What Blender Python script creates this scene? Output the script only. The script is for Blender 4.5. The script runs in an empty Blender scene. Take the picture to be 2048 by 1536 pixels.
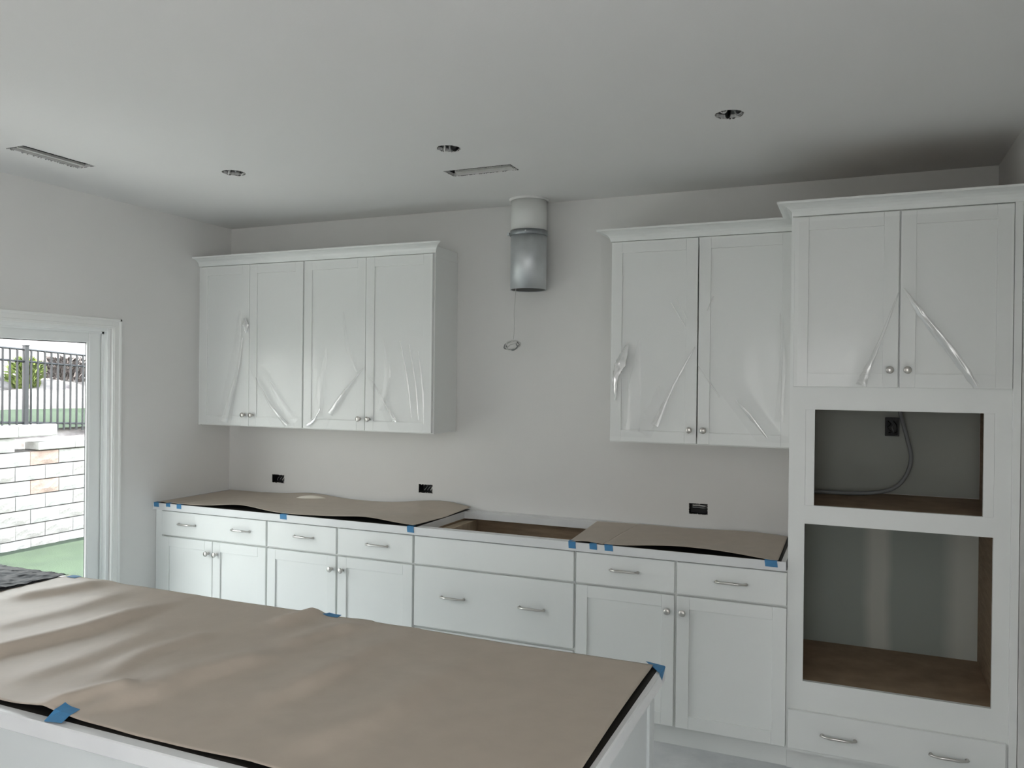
import bpy, bmesh, math, random
from mathutils import Vector, Matrix, noise

random.seed(7)
SC = bpy.context.scene
COL = SC.collection

# ---------------------------------------------------------------- camera
cam_d = bpy.data.cameras.new('camera')
cam_d.sensor_fit = 'HORIZONTAL'
cam_d.sensor_width = 36.0
cam_d.lens = 1597.785 / 2048 * 36
cam_d.clip_start = 0.05
cam = bpy.data.objects.new('camera', cam_d)
COL.objects.link(cam)
yaw, pit, rol = -0.4063, -0.0041, 0.0107
Fv = Vector((math.sin(yaw) * math.cos(pit), math.cos(yaw) * math.cos(pit), math.sin(pit)))
Rv = Fv.cross(Vector((0, 0, 1))).normalized()
Uv = Rv.cross(Fv)
R2 = Rv * math.cos(rol) + Uv * math.sin(rol)
U2 = -Rv * math.sin(rol) + Uv * math.cos(rol)
cam.matrix_world = Matrix(((R2.x, U2.x, -Fv.x, 3.93), (R2.y, U2.y, -Fv.y, -4.2565),
                           (R2.z, U2.z, -Fv.z, 1.6792), (0, 0, 0, 1)))
SC.camera = cam

# ---------------------------------------------------------------- light
EXPOSURE = 2.6
SKY = 1.3
SUN = 5.0
SC.view_settings.view_transform = 'Standard'
SC.view_settings.look = 'None'
SC.view_settings.gamma = 1.0
SC.view_settings.use_curve_mapping = False
SC.view_settings.exposure = EXPOSURE
SC.cycles.diffuse_bounces = 7
SC.cycles.max_bounces = 12
SC.cycles.transparent_max_bounces = 16
SC.cycles.sample_clamp_indirect = 6.0
SC.cycles.caustics_reflective = False
SC.cycles.caustics_refractive = False
SC.cycles.use_denoising = True

wd = bpy.data.worlds.new('world')
SC.world = wd
wd.use_nodes = True
nt = wd.node_tree
bg = nt.nodes['Background']
tc = nt.nodes.new('ShaderNodeTexCoord')
sep = nt.nodes.new('ShaderNodeSeparateXYZ')
rmp = nt.nodes.new('ShaderNodeValToRGB')
rmp.color_ramp.elements[0].position = 0.0
rmp.color_ramp.elements[0].color = (0.98, 0.96, 0.95, 1)
rmp.color_ramp.elements[1].position = 0.8
rmp.color_ramp.elements[1].color = (0.75, 0.82, 0.92, 1)
nt.links.new(tc.outputs['Generated'], sep.inputs[0])
nt.links.new(sep.outputs['Z'], rmp.inputs[0])
nt.links.new(rmp.outputs[0], bg.inputs['Color'])
bg.inputs['Strength'].default_value = SKY

sun_d = bpy.data.lights.new('sun', 'SUN')
sun_d.energy = SUN
sun_d.angle = math.radians(1.0)
sun_d.color = (1.0, 0.96, 0.9)
sun = bpy.data.objects.new('sun', sun_d)
COL.objects.link(sun)
sun.rotation_euler = Vector((-0.06, -0.78, 0.62)).to_track_quat('Z', 'Y').to_euler()


def portal(name, loc, rot, sx, sy):
    d = bpy.data.lights.new(name, 'AREA')
    d.shape = 'RECTANGLE'
    d.size, d.size_y = sx, sy
    d.cycles.is_portal = True
    o = bpy.data.objects.new(name, d)
    o.location, o.rotation_euler = loc, rot
    COL.objects.link(o)


# portals in the openings of the room (they only steer the sampling of the sky)
portal('portal_door', (-0.16, -1.90, 1.0), (0, -math.pi / 2, 0), 1.95, 1.8)
portal('portal_rear', (3.5, -8.16, 1.625), (math.pi / 2, 0, 0), 1.5, 1.45)
portal('portal_right', (7.76, -5.7, 1.275), (0, math.pi / 2, 0), 2.45, 4.2)

# ---------------------------------------------------------------- materials
MATS = {}


def mat(name, col, rough=0.6, metal=0.0, var=0.0, scale=8.0, bump=0.0, bscale=60.0, spec=0.5, stretch=(1, 1, 1), col2=None):
    if name in MATS:
        return MATS[name]
    m = bpy.data.materials.new(name)
    m.use_nodes = True
    n, l = m.node_tree.nodes, m.node_tree.links
    b = n['Principled BSDF']
    b.inputs['Roughness'].default_value = rough
    b.inputs['Metallic'].default_value = metal
    b.inputs['Specular IOR Level'].default_value = spec
    t = n.new('ShaderNodeTexCoord')
    mp = n.new('ShaderNodeMapping')
    mp.inputs['Scale'].default_value = stretch
    l.new(t.outputs['Object'], mp.inputs[0])
    if var > 0 or col2:
        ns = n.new('ShaderNodeTexNoise')
        ns.inputs['Scale'].default_value = scale
        ns.inputs['Detail'].default_value = 6
        l.new(mp.outputs[0], ns.inputs['Vector'])
        r = n.new('ShaderNodeValToRGB')
        c2 = col2 or tuple(c * (1 + var) for c in col)
        c1 = col if col2 else tuple(c * (1 - var) for c in col)
        r.color_ramp.elements[0].color = (*c1, 1)
        r.color_ramp.elements[1].color = (*c2, 1)
        r.color_ramp.elements[0].position = 0.3
        r.color_ramp.elements[1].position = 0.7
        l.new(ns.outputs['Fac'], r.inputs[0])
        l.new(r.outputs[0], b.inputs['Base Color'])
    else:
        b.inputs['Base Color'].default_value = (*col, 1)
    if bump > 0:
        nb = n.new('ShaderNodeTexNoise')
        nb.inputs['Scale'].default_value = bscale
        nb.inputs['Detail'].default_value = 4
        l.new(mp.outputs[0], nb.inputs['Vector'])
        bp = n.new('ShaderNodeBump')
        bp.inputs['Strength'].default_value = bump
        bp.inputs['Distance'].default_value = 0.01
        l.new(nb.outputs['Fac'], bp.inputs['Height'])
        l.new(bp.outputs[0], b.inputs['Normal'])
    MATS[name] = m
    return m


WALL = mat('wall_paint', (0.71, 0.705, 0.69), 0.85, var=0.012, scale=3, bump=0.05, bscale=180)
CEIL = mat('ceiling_paint', (0.75, 0.745, 0.735), 0.9, var=0.01, scale=2, bump=0.05, bscale=150)
CAB = mat('cabinet_paint', (0.80, 0.815, 0.80), 0.42, var=0.006, scale=4)
TRIM = mat('trim_paint', (0.80, 0.81, 0.79), 0.4)
VINYL = mat('white_vinyl', (0.82, 0.84, 0.83), 0.3)
SEAL = mat('glazing_seal', (0.03, 0.03, 0.035), 0.5)
PLY = mat('plywood', (0.31, 0.225, 0.15), 0.7, var=0.2, scale=9, stretch=(1, 1, 8))
PLYD = mat('plywood_dark', (0.22, 0.16, 0.11), 0.75, var=0.3, scale=12)
CLEAT = mat('pale_wood', (0.45, 0.36, 0.26), 0.7, var=0.15, scale=10, stretch=(1, 10, 1))
QUARTZ = mat('quartz', (0.78, 0.79, 0.79), 0.25, col2=(0.70, 0.71, 0.72), scale=5)
KRAFT = mat('kraft_paper', (0.475, 0.405, 0.335), 0.48, var=0.04, scale=14, bump=0.06, bscale=35, spec=0.65)
ISL_SHADED = mat('island_paint_shaded', (0.66, 0.69, 0.69), 0.45)  # cabinet paint darkened; the shade on the island is in the colour
BOUNCE_PATIO = mat('bounce_patio_concrete', (0.34, 0.335, 0.325), 0.9, var=0.08, scale=3)  # for the added slab that bounces daylight in at the door
KRAFTIN = mat('kraft_paper_dust', (0.40, 0.33, 0.26), 0.75)
TAPE = mat('painters_tape', (0.045, 0.20, 0.40), 0.6, var=0.08, scale=30)
NICKEL = mat('brushed_nickel', (0.62, 0.60, 0.57), 0.28, metal=1.0)
GALV = mat('galvanized', (0.62, 0.645, 0.66), 0.52, metal=0.8, var=0.10, scale=9)
GALVP = mat('overspray_duct', (0.70, 0.71, 0.69), 0.6, var=0.04, scale=6)
GALVD = mat('dark_clamp_metal', (0.34, 0.36, 0.38), 0.4, metal=0.8, var=0.2, scale=25)
DUCTIN = mat('duct_inside', (0.16, 0.16, 0.16), 0.5, metal=0.5)
WIRE = mat('white_wire', (0.62, 0.62, 0.60), 0.5)
CONDUIT = mat('grey_conduit', (0.20, 0.21, 0.215), 0.5)
BLACKBOX = mat('black_box', (0.008, 0.008, 0.008), 0.6)
GYP = mat('torn_gypsum', (0.58, 0.58, 0.55), 0.95, var=0.1, scale=60)
TORN = mat('torn_edge_grey', (0.13, 0.13, 0.125), 0.95, var=0.3, scale=50)
CAN = mat('lamp_can', (0.30, 0.30, 0.30), 0.45, metal=0.6, var=0.2, scale=20)
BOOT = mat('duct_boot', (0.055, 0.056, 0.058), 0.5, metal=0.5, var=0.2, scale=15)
BPLAST = mat('black_plastic', (0.016, 0.016, 0.02), 0.42, spec=0.05)
GAP_SHADE = mat('gap_shade_black', (0.022, 0.020, 0.018), 0.6, spec=0.2)  # dark colour standing in for shade under the paper edges
FENCE = mat('black_fence', (0.025, 0.025, 0.03), 0.4)
BLOCKA = mat('split_block', (0.40, 0.372, 0.362), 0.95, var=0.2, scale=7, bump=1.0, bscale=30)
BLOCKB = mat('split_block_pale', (0.47, 0.452, 0.448), 0.95, var=0.18, scale=7, bump=1.0, bscale=30)
BLOCKR = mat('split_block_red', (0.45, 0.33, 0.29), 0.95, var=0.25, scale=6, bump=1.0, bscale=30)
CAPM = mat('cap_block', (0.52, 0.50, 0.485), 0.95, var=0.12, scale=9, bump=0.6, bscale=40)
BACKFILL = mat('backfill', (0.10, 0.09, 0.085), 1.0)
GRASS = mat('grass', (0.018, 0.032, 0.0165), 0.95, col2=(0.028, 0.047, 0.0235), scale=3, bump=1.0, bscale=50)
SLOPE = mat('slope_mulch', (0.10, 0.082, 0.085), 1.0, col2=(0.46, 0.42, 0.41), scale=3.4, bump=1.0, bscale=9)
LEAF = mat('leaf_yellow_green', (0.11, 0.15, 0.03), 0.7, var=0.4, scale=5)
DRY = mat('dry_scrub', (0.13, 0.11, 0.108), 0.9, var=0.3, scale=6)
BARK = mat('bark', (0.08, 0.06, 0.045), 0.9)
ROCK = mat('rock', (0.24, 0.22, 0.21), 0.95, var=0.25, scale=6, bump=0.8, bscale=12)
FLOORM = mat('dusty_slab', (0.60, 0.62, 0.635), 0.75, col2=(0.76, 0.77, 0.78), scale=7, bump=0.15, bscale=40)


def thin_fresnel(n, l, ior):
    # the same reflectance from either side of a thin sheet
    fr = n.new('ShaderNodeFresnel')
    ge = n.new('ShaderNodeNewGeometry')
    mr = n.new('ShaderNodeMapRange')
    mr.inputs['To Min'].default_value = ior
    mr.inputs['To Max'].default_value = 1 / ior
    l.new(ge.outputs['Backfacing'], mr.inputs['Value'])
    l.new(mr.outputs[0], fr.inputs['IOR'])
    return fr


def glass_mat():
    m = bpy.data.materials.new('pane_glass')
    m.use_nodes = True
    n, l = m.node_tree.nodes, m.node_tree.links
    n.remove(n['Principled BSDF'])
    tr = n.new('ShaderNodeBsdfTransparent')
    tr.inputs[0].default_value = (0.93, 0.955, 0.94, 1)
    gl = n.new('ShaderNodeBsdfGlossy')
    gl.inputs['Roughness'].default_value = 0.02
    fr = thin_fresnel(n, l, 1.45)
    mx = n.new('ShaderNodeMixShader')
    l.new(fr.outputs[0], mx.inputs[0])
    l.new(tr.outputs[0], mx.inputs[1])
    l.new(gl.outputs[0], mx.inputs[2])
    l.new(mx.outputs[0], n['Material Output'].inputs[0])
    return m


GLASS = glass_mat()


def film_mat(name='clear_film', milk=0.025, ior=1.25):
    m = bpy.data.materials.new(name)
    m.use_nodes = True
    n, l = m.node_tree.nodes, m.node_tree.links
    n.remove(n['Principled BSDF'])
    tr = n.new('ShaderNodeBsdfTransparent')
    tr.inputs[0].default_value = (1, 1, 1, 1)
    gl = n.new('ShaderNodeBsdfGlossy')
    gl.inputs['Roughness'].default_value = 0.13
    df = n.new('ShaderNodeBsdfDiffuse')
    df.inputs[0].default_value = (0.85, 0.86, 0.87, 1)
    fr = thin_fresnel(n, l, ior)
    mx = n.new('ShaderNodeMixShader')
    mx.inputs[0].default_value = milk
    l.new(tr.outputs[0], mx.inputs[1])
    l.new(df.outputs[0], mx.inputs[2])
    m2 = n.new('ShaderNodeMixShader')
    l.new(fr.outputs[0], m2.inputs[0])
    l.new(mx.outputs[0], m2.inputs[1])
    l.new(gl.outputs[0], m2.inputs[2])
    l.new(m2.outputs[0], n['Material Output'].inputs[0])
    return m


FILM = film_mat()


def gathered_mat(name, tr_, df_, gl_, rough):
    # several crumpled layers of film: partly clear, milky, and strongly glossy
    m = bpy.data.materials.new(name)
    m.use_nodes = True
    n, l = m.node_tree.nodes, m.node_tree.links
    n.remove(n['Principled BSDF'])
    a = n.new('ShaderNodeBsdfTransparent')
    b = n.new('ShaderNodeBsdfDiffuse')
    b.inputs[0].default_value = (0.95, 0.95, 0.95, 1)
    c = n.new('ShaderNodeBsdfGlossy')
    c.inputs['Roughness'].default_value = rough
    m1 = n.new('ShaderNodeMixShader')
    m1.inputs[0].default_value = df_ / (tr_ + df_)
    l.new(a.outputs[0], m1.inputs[1])
    l.new(b.outputs[0], m1.inputs[2])
    m2 = n.new('ShaderNodeMixShader')
    m2.inputs[0].default_value = gl_
    l.new(m1.outputs[0], m2.inputs[1])
    l.new(c.outputs[0], m2.inputs[2])
    l.new(m2.outputs[0], n['Material Output'].inputs[0])
    return m


FOLD = gathered_mat('folded_film', 0.60, 0.14, 0.26, 0.24)
GLINT = gathered_mat('film_glint', 0.15, 0.25, 0.60, 0.16)  # milky, glossy mix raised so the loose pieces show as bright glints
VEIL = gathered_mat('film_veil', 0.88, 0.05, 0.07, 0.25)


def drywall_mat():
    # unpainted greenish board with pale joint-compound bands running up it
    m = bpy.data.materials.new('bare_drywall')
    m.use_nodes = True
    n, l = m.node_tree.nodes, m.node_tree.links
    b = n['Principled BSDF']
    b.inputs['Roughness'].default_value = 0.95
    t = n.new('ShaderNodeTexCoord')
    s = n.new('ShaderNodeSeparateXYZ')
    l.new(t.outputs['Object'], s.inputs[0])
    ns = n.new('ShaderNodeTexNoise')
    ns.inputs['Scale'].default_value = 5
    l.new(t.outputs['Object'], ns.inputs['Vector'])
    ad = n.new('ShaderNodeMath')
    ad.operation = 'MULTIPLY_ADD'
    ad.inputs[1].default_value = 0.03
    l.new(ns.outputs['Fac'], ad.inputs[0])
    l.new(s.outputs['X'], ad.inputs[2])
    sc = n.new('ShaderNodeMath')
    sc.operation = 'DIVIDE'
    sc.inputs[1].default_value = 0.83
    l.new(ad.outputs[0], sc.inputs[0])
    r = n.new('ShaderNodeValToRGB')
    e = r.color_ramp.elements
    A, B = (0.33, 0.365, 0.335, 1), (0.52, 0.535, 0.49, 1)
    e[0].position, e[0].color = 0.0, A
    e[1].position, e[1].color = 1.0, B
    for p, c in ((0.36, A), (0.42, B), (0.48, B), (0.53, A), (0.77, A), (0.86, B)):
        k = e.new(p)
        k.color = c
    l.new(sc.outputs[0], r.inputs[0])
    l.new(r.outputs[0], b.inputs['Base Color'])
    return m


BARE = drywall_mat()

# ---------------------------------------------------------------- helpers
WORLD = {}


def bx(bm, x0, x1, y0, y1, z0, z1, bev=0.0):
    vs = [bm.verts.new((x, y, z)) for z in (z0, z1) for y in (y0, y1) for x in (x0, x1)]
    fs = [bm.faces.new([vs[i] for i in q]) for q in
          ((0, 2, 3, 1), (4, 5, 7, 6), (0, 1, 5, 4), (2, 6, 7, 3), (0, 4, 6, 2), (1, 3, 7, 5))]
    if bev > 0:
        es = {e for f in fs for e in f.edges}
        bmesh.ops.bevel(bm, geom=list(es), offset=bev, segments=1, affect='EDGES', profile=0.5)


def box(x0, x1, y0, y1, z0, z1, bev=0.0):
    bm = bmesh.new()
    bx(bm, x0, x1, y0, y1, z0, z1, bev)
    return bm


def tube(bm, pts, r, seg=8, cap=True, up=Vector((0.13, 0.31, 0.94))):
    pts = [Vector(p) for p in pts]
    rr = r if isinstance(r, (list, tuple)) else [r] * len(pts)
    rings = []
    prev = None
    for i, p in enumerate(pts):
        t = (pts[min(i + 1, len(pts) - 1)] - pts[max(i - 1, 0)]).normalized()
        if prev is None:
            a = t.cross(up)
            if a.length < 1e-4:
                a = t.cross(Vector((1, 0, 0)))
        else:
            a = prev - t * prev.dot(t)
        a.normalize()
        prev = a
        b = t.cross(a)
        rings.append([bm.verts.new(p + (a * math.cos(2 * math.pi * k / seg) + b * math.sin(2 * math.pi * k / seg)) * rr[i]) for k in range(seg)])
    for i in range(len(rings) - 1):
        for k in range(seg):
            bm.faces.new((rings[i][k], rings[i][(k + 1) % seg], rings[i + 1][(k + 1) % seg], rings[i + 1][k]))
    if cap:
        bm.faces.new(rings[0][::-1])
        bm.faces.new(rings[-1])


def smooth_path(pts, n=8):
    P = [Vector(p) for p in pts]
    out = []
    for i in range(len(P) - 1):
        p0, p1, p2, p3 = P[max(i - 1, 0)], P[i], P[i + 1], P[min(i + 2, len(P) - 1)]
        for k in range(n):
            t = k / n
            out.append(0.5 * ((2 * p1) + (p2 - p0) * t + (2 * p0 - 5 * p1 + 4 * p2 - p3) * t * t + (3 * p1 - p0 - 3 * p2 + p3) * t ** 3))
    out.append(P[-1])
    return out


def lathe(bm, prof, origin, axis='z', seg=20):
    """prof = [(r, h)] turned about an axis through origin; axis 'z' up or 'y' towards -y."""
    rings = []
    for r, h in prof:
        ring = []
        for k in range(seg):
            a = 2 * math.pi * k / seg
            if axis == 'z':
                v = (origin[0] + r * math.cos(a), origin[1] + r * math.sin(a), origin[2] + h)
            else:
                v = (origin[0] + r * math.cos(a), origin[1] - h, origin[2] + r * math.sin(a))
            ring.append(bm.verts.new(v))
        rings.append(ring)
    for i in range(len(rings) - 1):
        for k in range(seg):
            bm.faces.new((rings[i][k], rings[i][(k + 1) % seg], rings[i + 1][(k + 1) % seg], rings[i + 1][k]))
    return rings


def slab_cells(bm, us, vs, w0, w1, hole, axes):
    """A slab over a grid of cells, with the cells left out where hole(cu, cv) is true."""
    def P(u, v, w):
        c = [0, 0, 0]
        c[axes[0]], c[axes[1]], c[axes[2]] = u, v, w
        return c
    nu, nv = len(us) - 1, len(vs) - 1
    solid = [[not hole((us[i] + us[i + 1]) / 2, (vs[j] + vs[j + 1]) / 2) for j in range(nv)] for i in range(nu)]
    V = {}

    def vert(i, j, k):
        if (i, j, k) not in V:
            V[(i, j, k)] = bm.verts.new(P(us[i], vs[j], (w0, w1)[k]))
        return V[(i, j, k)]
    ok = lambda i, j: 0 <= i < nu and 0 <= j < nv and solid[i][j]
    for i in range(nu):
        for j in range(nv):
            if not solid[i][j]:
                continue
            for k in (0, 1):
                bm.faces.new([vert(i, j, k), vert(i + 1, j, k), vert(i + 1, j + 1, k), vert(i, j + 1, k)])
            for di, dj, a, b in ((-1, 0, (i, j), (i, j + 1)), (1, 0, (i + 1, j), (i + 1, j + 1)), (0, -1, (i, j), (i + 1, j)), (0, 1, (i, j + 1), (i + 1, j + 1))):
                if not ok(i + di, j + dj):
                    bm.faces.new([vert(*a, 0), vert(*b, 0), vert(*b, 1), vert(*a, 1)])


def empty(name, loc, label, cat, group=None):
    o = bpy.data.objects.new(name, None)
    o.empty_display_size = 0.1
    o.location = loc
    COL.objects.link(o)
    WORLD[o] = Vector(loc)
    o['label'], o['category'] = label, cat
    if group:
        o['group'] = group
    return o


def obj(name, bm, m, parent=None, smooth=False, origin=None, recalc=True, **props):
    if recalc:
        bmesh.ops.recalc_face_normals(bm, faces=bm.faces)
    me = bpy.data.meshes.new(name)
    org = Vector(origin) if origin is not None else (WORLD[parent] if parent else Vector((0, 0, 0)))
    bm.to_mesh(me)
    bm.free()
    me.transform(Matrix.Translation(-org))
    me.materials.append(m)
    if smooth:
        for p in me.polygons:
            p.use_smooth = True
    o = bpy.data.objects.new(name, me)
    COL.objects.link(o)
    if parent:
        o.parent = parent
        o.location = org - WORLD[parent]
    else:
        o.location = org
    WORLD[o] = org
    for k, v in props.items():
        o[k] = v
    return o


def struct(name, bm, m, parent=None, **kw):
    o = obj(name, bm, m, parent, **kw)
    if not parent:
        o['kind'] = 'structure'
    return o


def thing(name, bm, m, label, cat, group=None, **kw):
    o = obj(name, bm, m, None, **kw)
    o['label'], o['category'] = label, cat
    if group:
        o['group'] = group
    return o


# ---------------------------------------------------------------- room shell
ZC = 2.6933
XR = 4.523
YR = -8.0
DY0, DY1, DZ1 = -2.80, -0.945, 1.957        # sliding door opening in the left wall
OUT = [(0.366, 0.468, 0.985, 1.040), (1.485, 1.582, 0.990, 1.043), (3.125, 3.224, 0.985, 1.042)]   # outlet holes
ODEP = 0.055

bm = bmesh.new()
slab_cells(bm, [-0.14, 0] + sorted(v for o in OUT for v in o[:2]) + [XR + 0.12], [-0.9, 0.985, 0.990, 1.040, 1.042, 1.043, 2.95], 0.0, 0.12,
           lambda u, v: any(o[0] < u < o[1] and o[2] < v < o[3] for o in OUT), (0, 2, 1))
struct('wall_back', bm, WALL)
bm = bmesh.new()
slab_cells(bm, [YR, DY0, DY1, 0.0], [-0.9, -0.02, DZ1, 2.95], -0.14, 0.0,
           lambda u, v: DY0 < u < DY1 and -0.02 < v < DZ1, (1, 2, 0))
struct('wall_left', bm, WALL)
YJ, XF = -3.4, 7.6
struct('wall_right', box(XR, XR + 0.12, YJ, 0.0, -0.1, 2.95), WALL)
struct('wall_return', box(XR + 0.12, XF, YJ, YJ + 0.12, -0.1, 2.95), WALL)
struct('half_wall_blocker', box(0.9, 3.3, -4.75, -4.63, 0, 1.05), WALL)  # unseen half wall, added to keep light off the island's near side
bm = bmesh.new()
slab_cells(bm, [YR, -7.8, -3.6, YJ + 0.12], [-0.9, 0.05, 2.5, 2.95], XF, XF + 0.12, lambda u, v: -7.8 < u < -3.6 and 0.05 < v < 2.5, (1, 2, 0))  # window opening added to let daylight in from the right
struct('wall_far_right', bm, WALL)
bm = bmesh.new()
slab_cells(bm, [-0.14, 2.75, 4.25, XF + 0.12], [-0.9, 0.90, 2.35, 2.95], YR - 0.14, YR, lambda u, v: 2.75 < u < 4.25 and 0.90 < v < 2.35, (0, 2, 1))  # window opening added to let daylight in from behind
struct('wall_rear', bm, WALL)
struct('eave_rear_blocker', box(-0.80, 9.0, YR - 1.55, YR - 0.14, 2.78, 2.95), TRIM)  # unseen overhang, added to cut the sun through the rear opening
struct('eave_blocker', box(-0.80, -0.14, YR - 0.14, 0.5, 2.78, 2.95), TRIM)  # unseen overhang, added to cut skylight at the sliding door
bm = bmesh.new()
bx(bm, -0.14, XR + 0.12, YJ, 0.0, -0.12, 0.0)
bx(bm, -0.14, XF + 0.12, YR, YJ, -0.12, 0.0)
struct('floor', bm, FLOORM)

# ceiling with two register slots and three round lamp holes
VENTS = [(0.437, 0.545, -1.872, -1.510), (2.078, 2.432, -0.822, -0.716)]
CANS = [(1.091, -1.168, 0.056), (2.279, -1.151, 0.052), (3.480, -1.162, 0.053)]
SQ = 0.075
us = sorted({0.0, XR} | {v for a in VENTS for v in a[:2]} | {c[0] + s * SQ for c in CANS for s in (-1, 1)})
vs = sorted({YR, 0.0} | {v for a in VENTS for v in a[2:]} | {c[1] + s * SQ for c in CANS for s in (-1, 1)})
ZT = ZC + 0.016
bm = bmesh.new()
slab_cells(bm, us, vs, ZC, ZT, lambda u, v: any(a[0] < u < a[1] and a[2] < v < a[3] for a in VENTS) or
           any(abs(u - c[0]) < SQ and abs(v - c[1]) < SQ for c in CANS), (0, 1, 2))
rim_rng = random.Random(3)
for cx, cy, r in CANS:                                 # square cell with a ragged round hole
    N = 48
    inner, outer, up = [], [], []
    for k in range(N):
        a = 2 * math.pi * k / N + 0.001
        c, s = math.cos(a), math.sin(a)
        q = SQ / max(abs(c), abs(s))
        rj = r * (1 + rim_rng.uniform(-0.05, 0.05))
        outer.append(bm.verts.new((cx + q * c, cy + q * s, ZC)))
        inner.append(bm.verts.new((cx + rj * c, cy + rj * s, ZC)))
        up.append(bm.verts.new((cx + rj * c, cy + rj * s, ZT)))
    for k in range(N):
        j = (k + 1) % N
        bm.faces.new((outer[k], outer[j], inner[j], inner[k]))
        bm.faces.new((inner[k], inner[j], up[j], up[k]))
struct('ceiling', bm, CEIL)
struct('ceiling_side', box(XR, XF, YR, YJ, ZC, ZC + 0.016), CEIL)
struct('ceiling_deck', box(-0.14, XF + 0.12, YR - 0.14, 0.12, 2.95, 3.0), PLYD)
# ---- baseboards and bare drywall behind the oven tower
bm = bmesh.new()
bx(bm, 3.682, 4.512, -0.004, -0.0005, 0.12, 1.133)
o = struct('drywall_patch', bm, BARE, origin=(3.682, 0, 0.12))
struct('drywall_patch', box(3.694, 4.459, -0.004, -0.0005, 1.155, 1.638), mat('bare_drywall_plain', (0.40, 0.42, 0.385), 0.95, var=0.06, scale=2))
for nm, a in (('baseboard_right', (XR - 0.014, XR, YJ, -0.66, 0, 0.13)), ('baseboard_left', (0, 0.014, -4.4, -2.87, 0, 0.13))):
    struct(nm, box(*a, 0.003), TRIM)

# ---------------------------------------------------------------- sliding door
d = bpy.data.objects.new('door_1', None)
d.location = (-0.08, -1.87, 0.0)
COL.objects.link(d)
WORLD[d] = Vector(d.location)
d['kind'] = 'structure'
d['label'] = 'white framed sliding glass door to the yard'
y0, y1, z1 = DY0, DY1, DZ1
bm = bmesh.new()
FX0, FX1 = -0.135, -0.012
bx(bm, FX0, FX1, y1 - 0.022, y1, 0, z1, 0.002)
bx(bm, FX0, FX1, y0, y0 + 0.022, 0, z1, 0.002)
bx(bm, FX0, FX1, y0 + 0.022, y1 - 0.022, z1 - 0.022, z1, 0.002)
bx(bm, FX0, FX1, y0 + 0.022, y1 - 0.022, 0, 0.03, 0.002)
for xx in (-0.09, -0.045):                              # track fins around the frame
    bx(bm, xx, xx + 0.006, y1 - 0.036, y1 - 0.022, 0.03, z1 - 0.022)
    bx(bm, xx, xx + 0.006, y0 + 0.022, y1 - 0.022, z1 - 0.034, z1 - 0.022)
obj('door_frame', bm, VINYL, d)
PX = {0: (-0.086, -0.050), 1: (-0.128, -0.094)}


def slider(ya, yb, px, zt):
    bm = bmesh.new()
    S = 0.078
    a, b = px
    bx(bm, a, b, ya, ya + S, 0.03, zt, 0.004)
    bx(bm, a, b, yb - S, yb, 0.03, zt, 0.004)
    bx(bm, a, b, ya + S, yb - S, zt - S * 0.8, zt, 0.004)
    bx(bm, a, b, ya + S, yb - S, 0.03, 0.03 + S * 1.2, 0.004)
    # sloped glazing bead on the room side
    bx(bm, b - 0.012, b - 0.004, yb - S - 0.012, yb - S, 0.12, zt - S * 0.8)
    p = obj('door_panel', bm, VINYL, d)
    bm = bmesh.new()
    ga, gb, gz0, gz1 = ya + S, yb - S, 0.03 + S * 1.2, zt - S * 0.8
    xm = (a + b) / 2
    for q in ((ga, ga + 0.006, gz0, gz1), (gb - 0.006, gb, gz0, gz1), (ga, gb, gz0, gz0 + 0.006), (ga, gb, gz1 - 0.004, gz1)):
        bx(bm, xm - 0.008, xm + 0.008, *q)
    obj('glazing_seal', bm, SEAL, p)
    obj('glass_pane', box(xm - 0.003, xm + 0.003, ga + 0.004, gb - 0.004, gz0 + 0.004, gz1 - 0.004), GLASS, p)
    return p


slider(-1.90, y1 - 0.030, PX[0], z1 - 0.026)
slider(y0 + 0.03, -1.84, PX[1], z1 - 0.026)

# casing round the door, on the room side of the wall
CW = 0.064
bm = bmesh.new()
for (a, b, c, e) in ((y1 - 0.004, y1 + CW - 0.012, 0, z1 + CW - 0.012), (y0 - CW + 0.012, y0 + 0.004, 0, z1 + CW - 0.012), (y0 + 0.004, y1 - 0.004, z1 - 0.004, z1 + CW - 0.012)):
    bx(bm, 0.0, 0.011, a, b, c, e, 0.002)
for (a, b, c, e) in ((y1 + CW - 0.026, y1 + CW - 0.010, 0, z1 + CW - 0.010), (y0 - CW + 0.010, y0 - CW + 0.026, 0, z1 + CW - 0.010), (y0 - CW + 0.010, y1 + CW - 0.010, z1 + CW - 0.026, z1 + CW - 0.010)):
    bx(bm, 0.0, 0.018, a, b, c, e, 0.003)
for (a, b, c, e) in ((y1 + 0.006, y1 + 0.012, 0, z1 + 0.012), (y0 - 0.012, y0 - 0.006, 0, z1 + 0.012), (y0 - 0.012, y1 + 0.012, z1 + 0.006, z1 + 0.012)):
    bx(bm, 0.0, 0.0135, a, b, c, e, 0.0015)
struct('trim_1', bm, TRIM)

# frames of two unseen windows, added to bring daylight into the room
for nm, args in (('added_window_1', ('x', -7.8, -3.6, 0.05, 2.5)), ('added_window_2', ('y', 2.75, 4.25, 0.90, 2.35)),):
    bm = bmesh.new()
    ax, a, b, c, e = args
    for (p, q, r, s) in ((a, a + 0.05, c, e), (b - 0.05, b, c, e), ((a + b) / 2 - 0.04, (a + b) / 2 + 0.04, c, e), (a, b, c, c + 0.05), (a, b, e - 0.05, e)):
        if ax == 'x':
            bx(bm, XF + 0.03, XF + 0.10, p, q, r, s)
        else:
            bx(bm, p, q, YR - 0.12, YR - 0.05, r, s)
    struct(nm, bm, VINYL)

# ---------------------------------------------------------------- cabinet parts
SW = 0.057


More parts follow.
